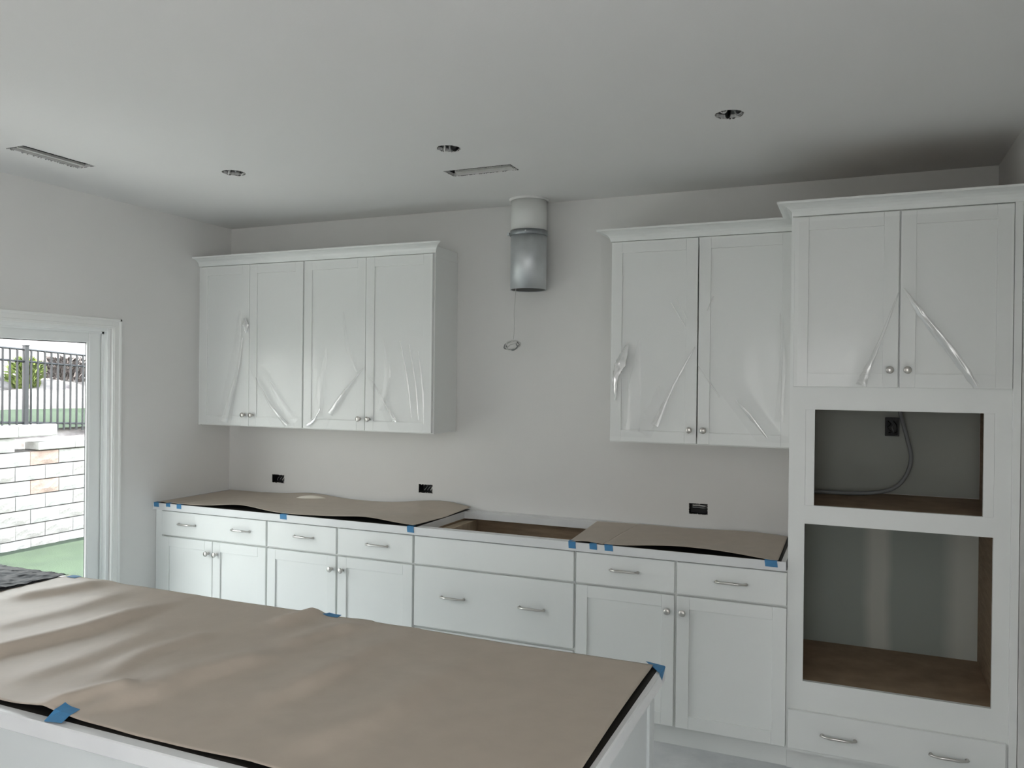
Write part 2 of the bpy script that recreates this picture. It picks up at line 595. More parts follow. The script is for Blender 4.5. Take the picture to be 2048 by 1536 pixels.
def knob(parent, x, y, z):
    bm = bmesh.new()
    prof = [(0.0, 0.0), (0.0085, 0.0), (0.0075, 0.003), (0.0055, 0.008), (0.0055, 0.014), (0.0105, 0.018), (0.0150, 0.022), (0.0155, 0.0255), (0.013, 0.0285), (0.0, 0.030)]
    lathe(bm, prof, (x, y, z), 'y', 18)
    bmesh.ops.remove_doubles(bm, verts=bm.verts, dist=1e-6)
    return obj('knob', bm, NICKEL, parent, smooth=True)


def pull(parent, x, y, z, L=0.14):
    bm = bmesh.new()
    pts, rad = [], []
    for k in range(17):
        t = k / 16
        px = x - L / 2 + L * t
        s = math.sin(math.pi * t)
        dy = 0.006 + 0.024 * min(1, (s * 1.35)) ** 0.7
        pts.append((px, y - dy, z + 0.004 * s))
        rad.append(0.0042 + 0.0022 * s)
    tube(bm, pts, rad, 8)
    for sx in (-1, 1):
        lathe(bm, [(0.0, 0.0), (0.0075, 0.0), (0.0065, 0.006), (0.0045, 0.014), (0.0, 0.016)], (x + sx * (L / 2 - 0.006), y, z), 'y', 10)
    return obj('pull', bm, NICKEL, parent, smooth=True)


def shaker(parent, x0, x1, y, z0, z1, knob_x=None, knob_z=None, th=0.020):
    """Door of two stiles and two rails round a recessed panel; y is its front face."""
    bm = bmesh.new()
    b = 0.0012
    bx(bm, x0, x0 + SW, y, y + th, z0, z1, b)
    bx(bm, x1 - SW, x1, y, y + th, z0, z1, b)
    bx(bm, x0 + SW, x1 - SW, y, y + th, z1 - SW, z1, b)
    bx(bm, x0 + SW, x1 - SW, y, y + th, z0, z0 + SW, b)
    dr = obj('door', bm, CAB, parent)
    obj('panel', box(x0 + SW - 0.006, x1 - SW + 0.006, y + 0.008, y + th - 0.003, z0 + SW - 0.006, z1 - SW + 0.006), CAB, dr)
    if knob_x is not None:
        knob(dr, knob_x, y, knob_z)
    return dr


def drawer(parent, x0, x1, y, z0, z1, pulls=(), pz=None, th=0.020, name='drawer'):
    dr = obj(name, box(x0, x1, y, y + th, z0, z1, 0.0018), CAB, parent)
    for px in pulls:
        pull(dr, px, y, pz)
    return dr


def carcass(parent, x0, x1, yf, yb, z0, z1, m=CAB, top=True):
    t = 0.016
    bm = bmesh.new()
    bx(bm, x0, x0 + t, yf, yb, z0, z1)
    bx(bm, x1 - t, x1, yf, yb, z0, z1)
    bx(bm, x0 + t, x1 - t, yb - 0.008, yb, z0, z1)
    bx(bm, x0 + t, x1 - t, yf, yb - 0.008, z0, z0 + t)
    if top:
        bx(bm, x0 + t, x1 - t, yf, yb - 0.008, z1 - t, z1)
    return obj('carcass', bm, m, parent)


def frame(parent, x0, x1, y0, y1, z0, z1, xs=(), zs=(), w=0.038):
    """Face frame: outer stiles and rails, extra stiles xs and rails zs (z, xa, xb)."""
    bm = bmesh.new()
    bx(bm, x0, x0 + w, y0, y1, z0, z1)
    bx(bm, x1 - w, x1, y0, y1, z0, z1)
    bx(bm, x0 + w, x1 - w, y0, y1, z1 - w, z1)
    bx(bm, x0 + w, x1 - w, y0, y1, z0, z0 + w)
    for x in xs:
        bx(bm, x - w / 2, x + w / 2, y0 + 0.0005, y1, z0 + w, z1 - w)
    for z in zs:
        bx(bm, x0 + w, x1 - w, y0 + 0.001, y1, z - w / 2, z + w / 2)
    return obj('face_frame', bm, CAB, parent)


# ---- base run under the back wall
BF = -0.63                # front face of the doors
FF = -0.610               # front of the face frame
ZB, ZD, ZT_ = 0.110, 0.717, 0.865
B = [0.059, 0.858, 1.339, 1.820, 2.707, 3.189, 3.669]
G = 0.006                 # half gap between fronts
kz = 0.640


def base_cabinet(x0, x1, label):
    t = empty('base_cabinet', ((x0 + x1) / 2, -0.30, 0), label, 'cabinet', 'white base cabinets along the back wall')
    return t


def toe(t, x0, x1):
    obj('toe_kick', box(x0, x1, -0.553, -0.538, 0, ZB), CAB, t)


t = base_cabinet(0.002, 0.858, 'white base cabinet with one wide two-pull drawer, in the corner by the glass door')
carcass(t, 0.052, 0.856, FF + 0.018, -0.003, ZB, 0.872)
frame(t, 0.052, 0.856, FF, FF + 0.018, ZB, 0.872, zs=(ZD,))
obj('filler_strip', box(0.003, 0.052, FF - 0.012, FF + 0.018, ZB, 0.872), CAB, t)
drawer(t, B[0], B[1] - G, BF, ZD + G - 0.002, ZT_, (0.261, 0.672), 0.795)
shaker(t, B[0], 0.4565, BF, ZB + 0.004, ZD - G, 0.428, kz)
shaker(t, 0.4605, B[1] - G, BF, ZB + 0.004, ZD - G, 0.491, kz)
toe(t, 0.003, 0.856)
for x0, xm, x1, pl, lab, kx in (
        (B[1], B[2], B[3], (1.118, 1.597), 'white base cabinet with two drawers over two doors, left of the cooktop cutout', (1.308, 1.378)),
        (B[4], B[5], B[6], (2.950, 3.434), 'white base cabinet with two drawers over two doors, beside the oven tower', (3.155, 3.224))):
    t = base_cabinet(x0, x1, lab)
    carcass(t, x0 + 0.001, x1 - 0.001, FF + 0.018, -0.003, ZB, 0.872)
    frame(t, x0 + 0.001, x1 - 0.001, FF, FF + 0.018, ZB, 0.872, xs=(xm,), zs=(ZD,))
    drawer(t, x0 + G, xm - G, BF, ZD + G - 0.002, ZT_, (pl[0],), 0.797)
    xe = x1 - (G if x1 < 3 else 0.002)
    drawer(t, xm + G, xe, BF, ZD + G - 0.002, ZT_, (pl[1],), 0.795)
    shaker(t, x0 + G, xm - G, BF, ZB + 0.004, ZD - G, kx[0], kz)
    shaker(t, xm + G, xe, BF, ZB + 0.004, ZD - G, kx[1], kz)
    toe(t, x0 + 0.001, x1 - 0.001)
x0, x1 = B[3], B[4]
t = base_cabinet(x0, x1, 'white base cabinet of wide drawers with an open top under the cooktop cutout')
carcass(t, x0 + 0.001, x1 - 0.001, FF + 0.018, -0.003, ZB, 0.872, PLY, top=False)
frame(t, x0 + 0.001, x1 - 0.001, FF, FF + 0.018, ZB, 0.872, zs=(ZD, 0.393))
obj('cleat', box(x0 + 0.02, x0 + 0.075, FF + 0.05, -0.02, 0.800, 0.862, 0.002), CLEAT, t)
drawer(t, x0 + G, x1 - G, BF, ZD + G - 0.002, ZT_, name='false_front')
drawer(t, x0 + G, x1 - G, BF, 0.393 + G, ZD - G, (2.052, 2.487), 0.566)
drawer(t, x0 + G, x1 - G, BF, ZB + 0.004, 0.393 - G, (2.052, 2.487), 0.25)
toe(t, x0 + 0.001, x1 - 0.001)

# ---- white stone worktop with the cooktop cutout
bm = bmesh.new()
slab_cells(bm, [0.002, 1.842, 2.69, 3.664], [-0.648, -0.60, -0.085, -0.002], 0.874, 0.914,
           lambda u, v: 1.842 < u < 2.69 and -0.60 < v < -0.085, (0, 1, 2))
thing('worktop', bm, QUARTZ, 'white stone worktop with an empty cooktop cutout along the back wall', 'countertop', origin=(1.83, -0.32, 0.874))

# ---- wall cabinets
UF = -0.296
UZ0, UZ1 = 1.372, 2.398


def wall_cabinet(xa, xb, doors, label, fill=None, side=None):
    t = empty('wall_cabinet', ((xa + xb) / 2, -0.14, UZ0), label, 'cabinet', 'white wall cabinets on the back wall')
    carcass(t, xa, xb, UF + 0.040, -0.002, UZ0 + 0.004, 2.440)
    bm = bmesh.new()
    w = 0.038
    bx(bm, xa, xa + w, UF + 0.021, UF + 0.040, UZ0, 2.440)
    bx(bm, xb - w, xb, UF + 0.021, UF + 0.040, UZ0, 2.440)
    bx(bm, xa + w, xb - w, UF + 0.021, UF + 0.040, UZ0, UZ0 + w)
    bx(bm, xa + w, xb - w, UF + 0.021, UF + 0.040, 2.36, 2.440)
    obj('face_frame', bm, CAB, t)
    for a, b, k in doors:
        shaker(t, a, b, UF, UZ0 + 0.006, UZ1 - 0.006, k, 1.446)
    if fill:
        obj('filler_strip', box(fill[0], fill[1], UF + 0.012, UF + 0.040, UZ0, 2.440), CAB, t)
    return t


t = wall_cabinet(0.019, 0.838, ((0.022, 0.4225, 0.392), (0.4255, 0.835, 0.4565)), 'white wall cabinet in the corner by the glass door, clear film on its doors', fill=(0.001, 0.019))
t = wall_cabinet(0.840, 1.735, ((0.845, 1.2865, 1.255), (1.2895, 1.731, 1.320)), 'white wall cabinet in the middle, nearest the bare duct, film on its doors')
obj('side_scribe', box(1.735, 1.7405, UF + 0.021, -0.002, 2.375, 2.398), CAB, t)
obj('side_panel', box(1.735, 1.7385, UF + 0.021, -0.002, UZ0, 2.375), CAB, t)
t = wall_cabinet(2.770, 3.668, ((2.775, 3.2125, 3.181), (3.2185, 3.664, 3.250)), 'white wall cabinet hanging against the tall oven tower, film on its doors')


def crown(xa, xb, yf, ml, mr, label, z0=2.396, z1=2.452, proj=0.066, ret=None, parent=None):
    """Cove crown along x; ml / mr lengthen the projecting lip for a mitred end."""
    prof = [(0.0, 0.0), (0.006, 0.0), (0.008, 0.008), (0.011, 0.018), (0.019, 0.029), (0.032, 0.038), (0.048, 0.044), (0.060, 0.046), (proj, 0.047), (proj, z1 - z0), (0.0, z1 - z0)]
    bm = bmesh.new()
    A = [bm.verts.new((xa - p * ml, yf - p, z0 + h)) for p, h in prof]
    Bv = [bm.verts.new((xb + p * mr, yf - p, z0 + h)) for p, h in prof]
    n = len(prof)
    for i in range(n):
        j = (i + 1) % n
        bm.faces.new((A[i], A[j], Bv[j], Bv[i]))
    bm.faces.new(A[::-1])
    bm.faces.new(Bv)
    if ret is not None:                                   # return running back along the left side
        C2 = [bm.verts.new((xa - p * ml, yf - p, z0 + h)) for p, h in prof]
        D2 = [bm.verts.new((xa - p * ml, ret, z0 + h)) for p, h in prof]
        for i in range(n):
            j = (i + 1) % n
            bm.faces.new((C2[i], C2[j], D2[j], D2[i]))
        bm.faces.new(D2)
    if parent:
        return obj('crown_molding', bm, CAB, parent)
    return thing('crown_molding', bm, CAB, label, 'molding', None, origin=((xa + xb) / 2, yf, z0))


crown(0.002, 1.742, UF + 0.010, 0.0, 1.0, 'long white crown molding across both wall cabinets left of the duct')
crown(2.774, 3.668, UF + 0.010, 1.0, 0.0, None, ret=-0.003, parent=t)

# ---- oven tower
TF = -0.635
TX0, TX1 = 3.674, 4.521
t = empty('oven_tower_cabinet', (4.09, -0.31, 0), 'tall white oven cabinet with two empty appliance openings by the right wall', 'cabinet')
bm = bmesh.new()
bx(bm, TX0, TX0 + 0.018, TF + 0.040, -0.006, 0.098, 2.44)
sl = obj('side_board', bm, PLY, t)
obj('side_board', box(TX1 - 0.060, TX1 - 0.042, TF + 0.040, -0.006, 0.0, 2.44), PLY, t)
bm = bmesh.new()
bx(bm, TX0 - 0.005, TX0, TF + 0.040, -0.003, 0.098, 2.44)
bx(bm, TX0 - 0.005, TX0, -0.560, -0.003, 0.0, 0.098)
bmesh.ops.remove_doubles(bm, verts=bm.verts, dist=1e-5)
obj('end_panel', bm, CAB, t)
obj('top_board', box(TX0 + 0.018, TX1 - 0.060, TF + 0.040, -0.006, 2.42, 2.44), PLY, t)
for za in (0.383, 1.134, 1.640):
    obj('shelf', box(TX0 + 0.018, TX1 - 0.060, TF + 0.040, -0.006, za, za + 0.019), PLY, t)
bm = bmesh.new()
slab_cells(bm, [TX0 - 0.005, 3.735, 4.435, TX1], [0.098, 0.405, 1.0806, 1.160, 1.570, 2.440], TF + 0.020, TF + 0.040,
           lambda u, v: 3.735 < u < 4.435 and (0.405 < v < 1.0806 or 1.160 < v < 1.570), (0, 2, 1))
obj('face_frame', bm, CAB, t)
for xa in (3.7355, 4.3985):
    obj('filler_strip', box(xa, xa + 0.036, TF + 0.021, TF + 0.040, 1.1605, 1.5695), CAB, t)
shaker(t, 3.6835, 4.0875, TF, 1.667, 2.390, 4.057, 1.740)
shaker(t, 4.0935, 4.4900, TF, 1.667, 2.390, 4.122, 1.740)
drawer(t, 3.679, 4.484, TF, 0.116, 0.281, (3.880, 4.288), 0.194)
bm = bmesh.new()
bx(bm, 4.4925, TX1, TF + 0.006, TF + 0.019, 0.098, 2.396, 0.0015)
obj('scribe_strip', bm, CAB, t)
obj('toe_kick', box(TX0, TX1, -0.560, -0.545, 0, 0.098), CAB, t)
obj('shelf_lip', box(3.735, 4.435, TF + 0.022, TF + 0.040, 0.390, 0.4048), PLYD, t)
crown(3.680, 4.5215, TF + 0.012, 1.0, 0.0, None, ret=-0.354, parent=t)

# wiring in the upper opening
t = empty('junction_box', (4.09, -0.006, 1.48), 'black electrical box on the back of the upper oven-tower opening', 'outlet')
bm = bmesh.new()
slab_cells(bm, [4.062, 4.070, 4.115, 4.123], [1.434, 1.442, 1.514, 1.522], -0.040, -0.0045, lambda u, v: 4.070 < u < 4.115 and 1.442 < v < 1.514, (0, 2, 1))
bx(bm, 4.070, 4.115, -0.012, -0.006, 1.442, 1.514)
obj('box_shell', bm, BLACKBOX, t)
for k in range(3):
    bm = bmesh.new()
    a = 4.075 + 0.012 * k
    tube(bm, smooth_path([(a, -0.013, 1.505), (a + 0.010, -0.035, 1.49), (a - 0.004 + 0.008 * k, -0.048, 1.475), (a + 0.012, -0.036, 1.455), (a + 0.004, -0.014, 1.448)], 5), 0.0022, 6)
    obj('wire', bm, BLACKBOX if k != 1 else CONDUIT, t, smooth=True)
bm = bmesh.new()
tube(bm, smooth_path([(4.118, -0.06, 1.632), (4.122, -0.075, 1.56), (4.154, -0.09, 1.43), (4.171, -0.10, 1.335), (4.146, -0.11, 1.248), (4.094, -0.12, 1.193), (4.01, -0.13, 1.170), (3.90, -0.14, 1.1625), (3.77, -0.15, 1.1625), (3.70, -0.155, 1.1630)], 8), 0.0095, 10)
thing('conduit', bm, CONDUIT, 'grey flexible cable curving down inside the upper oven-tower opening', 'cable', smooth=True, origin=(4.1, -0.1, 1.16))

# ---------------------------------------------------------------- outlets in the wall
for i, (xa, xb, za, zb) in enumerate(OUT):
    lab = ('empty outlet hole in the back wall nearest the left corner', 'empty outlet hole in the back wall under the wall cabinet nearest the duct',
           'empty outlet hole with a curved grey strap, right of the cooktop cutout')[i]
    t = empty('outlet_box', ((xa + xb) / 2, 0, (za + zb) / 2), lab, 'outlet', 'open outlet holes in the back wall')
    bm = bmesh.new()
    bx(bm, xa - 0.003, xa + 0.0015, 0.003, ODEP, za - 0.003, zb + 0.003)
    bx(bm, xb - 0.0015, xb + 0.003, 0.003, ODEP, za - 0.003, zb + 0.003)
    bx(bm, xa + 0.0015, xb - 0.0015, 0.003, ODEP, za - 0.003, za + 0.0015)
    bx(bm, xa + 0.0015, xb - 0.0015, 0.003, ODEP, zb - 0.0015, zb + 0.003)
    bx(bm, xa - 0.003, xb + 0.003, ODEP, ODEP + 0.003, za - 0.003, zb + 0.003)
    obj('box_shell', bm, BLACKBOX, t)
    rg = random.Random(20 + i)
    if i < 2:
        for k in range(3):
            bm = bmesh.new()
            xx = xa + 0.03 + 0.022 * k
            tube(bm, smooth_path([(xx - 0.012, ODEP, za + 0.012), (xx, 0.018, za + 0.016), (xx + 0.016, 0.008, za + 0.030 + rg.uniform(-0.004, 0.004)), (xx + 0.020, 0.02, za + 0.040), (xx + 0.006, ODEP, za + 0.042)], 6), 0.0032 if k == 2 else 0.002, 6)
            obj('wire', bm, WIRE if k == 2 else CONDUIT, t, smooth=True)
    else:
        for k, zz in enumerate((zb - 0.011, zb - 0.021)):
            bm = bmesh.new()
            pts = smooth_path([(xa + 0.018, 0.03, zz - 0.002), (xa + 0.024, 0.006, zz), (xa + 0.05, 0.002, zz + 0.002), (xb - 0.022, 0.006, zz - 0.001), (xb - 0.012, 0.03, zz - 0.004)], 6)
            tube(bm, pts, 0.0034, 6)
            obj('wire', bm, CONDUIT if k else WIRE, t, smooth=True)
    # torn drywall paper round the cut
    bm = bmesh.new()
    for k in range(26):
        s = rg.random()
        e = rg.choice((0, 0, 1, 2, 3, 3))
        L, w = rg.uniform(0.002, 0.007), rg.uniform(0.002, 0.005)
        if e in (0, 1):
            x = xa + s * (xb - xa)
            z = za if e == 0 else zb
            sg = 1 if e == 0 else -1
            q = [(x - w, 0.0, z), (x + w, 0.0, z), (x + rg.uniform(-w, w), -0.002, z + sg * L)]
        else:
            z = za + s * (zb - za)
            x = xa if e == 3 else xb
            sg = 1 if e == 3 else -1
            q = [(x, 0.0, z - w), (x, 0.0, z + w), (x + sg * L, -0.002, z + rg.uniform(-w, w))]
        v = [bm.verts.new(p) for p in q]
        v2 = [bm.verts.new((p[0], p[1] - 0.0008, p[2])) for p in q]
        bm.faces.new(v); bm.faces.new(v2[::-1])
        for a in range(3):
            bm.faces.new((v[a], v[(a + 1) % 3], v2[(a + 1) % 3], v2[a]))
    obj('torn_edge', bm, GYP, t, kind='stuff')

# ---------------------------------------------------------------- ceiling holes
for i, (cx, cy, r) in enumerate(CANS):
    lab = ('empty round lamp hole in the ceiling nearest the left wall', 'empty round lamp hole in the ceiling just left of the register slot',
           'rightmost empty round lamp hole in the ceiling, in front of the tall cabinets')[i]
    t = empty('recessed_lamp_hole', (cx, cy, ZC), lab, 'ceiling hole', 'empty lamp holes in the ceiling')
    bm = bmesh.new()
    R = r + 0.008
    lathe(bm, [(R, 0.017), (R, 0.12), (R * 0.9, 0.13), (0.0, 0.131)], (cx, cy, ZC), 'z', 28)
    obj('lamp_can', bm, CAN, t, smooth=True)
    rg = random.Random(40 + i)
    for k in range(3):
        a = rg.uniform(0, 6.28)
        bm = bmesh.new()
        c, s = math.cos(a), math.sin(a)
        tube(bm, smooth_path([(cx + R * 0.95 * c, cy + R * 0.95 * s, ZC + 0.08), (cx + R * 0.8 * c, cy + R * 0.8 * s, ZC + 0.012), (cx + R * 0.4 * c - 0.01 * s, cy + R * 0.4 * s + 0.01 * c, ZC + 0.008), (cx + R * 0.3 * c, cy + R * 0.3 * s, ZC + 0.09)], 5), 0.005, 6)
        obj('clip', bm, (WIRE, CAN, BLACKBOX)[k], t, smooth=True)
    bm = bmesh.new()
    for k in range(34):
        a = rg.uniform(0, 6.28)
        w = rg.uniform(0.03, 0.11)
        L = rg.uniform(0.004, 0.011)
        tri = [Vector((cx + r * math.cos(a - w), cy + r * math.sin(a - w), ZC + 0.003)), Vector((cx + r * math.cos(a + w), cy + r * math.sin(a + w), ZC + 0.003)),
               Vector((cx + (r - L * 0.6) * math.cos(a), cy + (r - L * 0.6) * math.sin(a), ZC - L * 0.5))]
        v = [bm.verts.new(p) for p in tri]
        v2 = [bm.verts.new(p + Vector((-0.0012 * math.cos(a), -0.0012 * math.sin(a), 0))) for p in tri]
        bm.faces.new(v); bm.faces.new(v2[::-1])
        for q in range(3):
            bm.faces.new((v[q], v[(q + 1) % 3], v2[(q + 1) % 3], v2[q]))
    obj('torn_edge', bm, TORN, t, kind='stuff')
for i, (xa, xb, ya, yb) in enumerate(VENTS):
    lab = ('open register slot with a ragged edge in the ceiling near the left wall', 'open register slot with a ragged edge in the ceiling in front of the duct')[i]
    t = empty('register_slot', ((xa + xb) / 2, (ya + yb) / 2, ZC), lab, 'ceiling hole', 'open register slots in the ceiling')
    bm = bmesh.new()
    m_ = 0.004
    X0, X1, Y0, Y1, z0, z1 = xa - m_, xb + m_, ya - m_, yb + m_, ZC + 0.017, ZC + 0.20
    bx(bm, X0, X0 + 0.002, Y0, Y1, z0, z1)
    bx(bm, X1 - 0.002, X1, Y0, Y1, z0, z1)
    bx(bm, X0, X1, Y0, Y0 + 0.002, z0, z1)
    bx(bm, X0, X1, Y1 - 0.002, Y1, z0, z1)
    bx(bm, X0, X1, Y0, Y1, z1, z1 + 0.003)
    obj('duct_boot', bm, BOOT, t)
    # strip of metal flange showing through the cut
    bm = bmesh.new()
    if i == 0:
        bx(bm, xa + 0.022, xa + 0.042, ya + 0.01, yb - 0.005, ZC + 0.006, ZC + 0.016)
    else:
        bx(bm, xa + 0.03, xb - 0.005, yb - 0.045, yb - 0.018, ZC + 0.006, ZC + 0.016)
    obj('flange', bm, GYP, t)
    rg = random.Random(60 + i)
    bm = bmesh.new()
    for k in range(90):
        e = rg.choice((0, 0, 0, 1, 1, 1, 2, 3))
        lng = (yb - ya) if i == 0 else (xb - xa)
        w = rg.uniform(0.003, 0.009)
        L = rg.uniform(0.004, 0.014)
        s = rg.random()
        if e < 2:
            if i == 0:
                x, y = (xa, xb)[e], ya + s * lng
                sg = (1, -1)[e]
                q = [Vector((x, y - w, ZC + 0.002)), Vector((x, y + w, ZC + 0.002)), Vector((x - sg * L * 0.5, y + rg.uniform(-w, w), ZC - L * 0.3))]
            else:
                x, y = xa + s * lng, (ya, yb)[e]
                sg = (1, -1)[e]
                q = [Vector((x - w, y, ZC + 0.002)), Vector((x + w, y, ZC + 0.002)), Vector((x + rg.uniform(-w, w), y + sg * L * 0.5, ZC - L * 0.3))]
        else:
            if i == 0:
                y, x = (ya, yb)[e - 2], xa + s * (xb - xa)
                q = [Vector((x - w, y, ZC + 0.002)), Vector((x + w, y, ZC + 0.002)), Vector((x, y + (1, -1)[e - 2] * L * 0.5, ZC - L * 0.3))]
            else:
                x, y = (xa, xb)[e - 2], ya + s * (yb - ya)
                q = [Vector((x, y - w, ZC + 0.002)), Vector((x, y + w, ZC + 0.002)), Vector((x + (1, -1)[e - 2] * L, y, ZC - L * 0.3))]
        v = [bm.verts.new(p) for p in q]
        v2 = [bm.verts.new(p + Vector((0.001, 0.001, 0.0005))) for p in q]
        bm.faces.new(v); bm.faces.new(v2[::-1])
        for a in range(3):
            bm.faces.new((v[a], v[(a + 1) % 3], v2[(a + 1) % 3], v2[a]))
    obj('torn_edge', bm, TORN, t, kind='stuff')

# ---------------------------------------------------------------- range-hood duct
DC = (2.238, -0.108)
DR = 0.1005
t = empty('vent_duct', (DC[0], DC[1], 2.195), 'bare round metal vent duct hanging from the ceiling by the wall', 'duct')


def shell(r, z0, z1, th=0.0015, seg=40):
    bm = bmesh.new()
    ro = lathe(bm, [(r, 0), (r, z1 - z0), (r - th, z1 - z0), (r - th, 0)], (DC[0], DC[1], z0), 'z', seg)
    for k in range(seg):
        bm.faces.new((ro[3][k], ro[3][(k + 1) % seg], ro[0][(k + 1) % seg], ro[0][k]))
    return bm


up = obj('upper_pipe', shell(DR, 2.505, ZC + 0.0), GALVP, t, smooth=True)
lo = obj('lower_pipe', shell(DR + 0.001, 2.188, 2.503), GALV, t, smooth=True)
obj('pipe_lining', shell(DR - 0.003, 2.190, 2.66, 0.0015), DUCTIN, t, smooth=True)
cl = obj('clamp_band', shell(DR + 0.0045, 2.487, 2.516, 0.004), GALVD, t, smooth=True)
bm = bmesh.new()
lathe(bm, [(0.0, 0.0), (0.005, 0.0), (0.005, 0.010), (0.0, 0.011)], (2.262, -0.208, 2.502), 'y', 8)
obj('clamp_screw', bm, GALV, cl)
obj('clamp_tab', box(2.122, 2.136, -0.150, -0.118, 2.494, 2.510, 0.001), GALV, cl)
bm = bmesh.new()
lathe(bm, [(DR + 0.001, 0.0), (DR + 0.004, -0.001), (DR + 0.010, 0.006), (DR + 0.011, 0.012)], (DC[0], DC[1], ZC - 0.011), 'z', 40)
obj('ceiling_caulk', bm, WALL, t, smooth=True)

t = empty('hanging_wire', (2.158, -0.12, 1.90), 'thin white wire with a tangled end dangling out of the duct', 'wire')
bm = bmesh.new()
tube(bm, smooth_path([(2.172, -0.10, 2.45), (2.166, -0.115, 2.20), (2.158, -0.12, 2.06), (2.160, -0.12, 1.99), (2.157, -0.12, 1.915)], 8), 0.0020, 6)
obj('strand', bm, WIRE, t, smooth=True)
rg = random.Random(5)
for k in range(5):
    bm = bmesh.new()
    pts = []
    a0 = rg.uniform(0, 6.28)
    tilt = rg.uniform(-0.6, 0.6)
    rr = rg.uniform(0.026, 0.046)
    for j in range(15):
        a = a0 + j * 0.36
        px = rr * 1.15 * math.cos(a) * (1 - 0.02 * j)
        pz = rr * 0.55 * math.sin(a) + px * tilt * 0.5
        pts.append((2.150 + px + rg.uniform(-0.003, 0.003), -0.12 + 0.015 * math.sin(a * 1.3 + k), 1.882 + pz - 0.006 * k * 0.5))
    tube(bm, smooth_path(pts, 3), 0.0030, 6)
    obj('loose_loop', bm, WIRE if k % 2 == 0 else CONDUIT, t, smooth=True)

# ---------------------------------------------------------------- clear film on the wall-cabinet doors
def seg_dist(px, pz, a, b):
    dx, dz = b[0] - a[0], b[1] - a[1]
    L2 = dx * dx + dz * dz
    t = ((px - a[0]) * dx + (pz - a[1]) * dz) / L2
    tc_ = max(0, min(1, t))
    qx, qz = a[0] + dx * tc_, a[1] + dz * tc_
    L = math.sqrt(L2)
    side = ((px - a[0]) * dz - (pz - a[1]) * dx) / L
    return math.hypot(px - qx, pz - qz), side, t


FILMS = {}


def film(x0, x1, y, z0, z1, edge, ridges, crumple, label, name='plastic_film', n=(64, 130), tail=0.0):
    """Loose film in front of a door. edge(z) -> (xa, xb): its outline at height z."""
    bm = bmesh.new()
    nu, nv = n
    G_ = []
    for j in range(nv + 1):
        z = z0 + (z1 - z0) * j / nv
        xa, xb = edge(z)
        row = []
        for i in range(nu + 1):
            x = xa + (xb - xa) * i / nu
            off = 0.0025 + 0.0012 * noise.noise(Vector((x * 7, z * 3, y * 9)))
            low = max(0, min(1, (z1 - 0.25 - z) / 0.7))
            off += low * 0.006 * (0.5 + 0.5 * noise.noise(Vector((x * 11, z * 2.2, 3.3))))
            for (pts, h, w) in ridges:
                best = 9
                for a, b in zip(pts[:-1], pts[1:]):
                    dd, side, tt = seg_dist(x, z, a, b)
                    best = min(best, dd)
                off += h * math.exp(-(best / w) ** 2)
            for (cx, cz, r, h) in crumple:
                dd = math.hypot((x - cx), (z - cz) * 0.55)
                f = math.exp(-(dd / r) ** 2)
                if f > 0.02:
                    nn = noise.noise(Vector((x * 55, z * 40, 1.7))) + 0.6 * abs(noise.noise(Vector((x * 110, z * 75, 4.2))))
                    off += f * h * (0.9 + nn)
            row.append(bm.verts.new((x, y - max(off, 0.0015), z)))
        G_.append(row)
    for j in range(nv):
        for i in range(nu):
            bm.faces.new((G_[j][i], G_[j][i + 1], G_[j + 1][i + 1], G_[j + 1][i]))
    o = FILMS['_'] = thing(name, bm, FILM, label, 'plastic film', 'clear plastic films on the cabinet doors', smooth=True, origin=((x0 + x1) / 2, y, z0), recalc=False)
    for k_ in ('leftmost', 'second', 'third', 'nearest the duct', 'just right', 'touching', 'left tower', 'right tower'):
        if k_ in label:
            FILMS[k_] = o
    return o


def cut_right(x0, xg, zcut, zb, xe):
    return lambda z: (x0, xg if z >= zcut else xg + (xe - xg) * (zcut - z) / (zcut - zb))


def cut_left(x1, xg, zcut, zb, xe):
    return lambda z: (xg if z >= zcut else xg + (xe - xg) * (zcut - z) / (zcut - zb), x1)


fy = UF - 0.0005
# corner cabinet
film(0.03, 0.42, fy, 1.385, 2.38, cut_right(0.03, 0.415, 2.05, 1.385, 0.30), [([(0.40, 2.03), (0.36, 1.75), (0.20, 1.39)], 0.012, 0.02), ([(0.41, 1.99), (0.30, 1.39)], 0.010, 0.012)],
     [(0.405, 2.0, 0.035, 0.012)], 'clear film on the leftmost wall cabinet door, torn tail at the bottom')
film(0.43, 0.83, fy, 1.385, 2.38, cut_left(0.83, 0.432, 1.75, 1.385, 0.60), [([(0.47, 1.72), (0.72, 1.39)], 0.012, 0.018), ([(0.55, 1.72), (0.80, 1.42)], 0.006, 0.012), ([(0.78, 1.9), (0.80, 1.4)], 0.005, 0.02)],
     [(0.66, 1.44, 0.05, 0.006)], 'clear film on the second wall cabinet door from the left')
film(0.85, 1.28, fy, 1.385, 2.38, cut_right(0.85, 1.28, 1.74, 1.385, 1.03), [([(1.27, 1.74), (1.09, 1.52), (1.05, 1.39)], 0.012, 0.016), ([(0.90, 1.40), (0.97, 1.52), (0.99, 1.85)], 0.008, 0.012), ([(1.12, 2.1), (1.16, 1.85), (1.25, 1.70)], 0.006, 0.012)],
     [(0.89, 1.40, 0.035, 0.008), (1.05, 1.48, 0.05, 0.006)], 'clear film on the wall cabinet door third from the left')
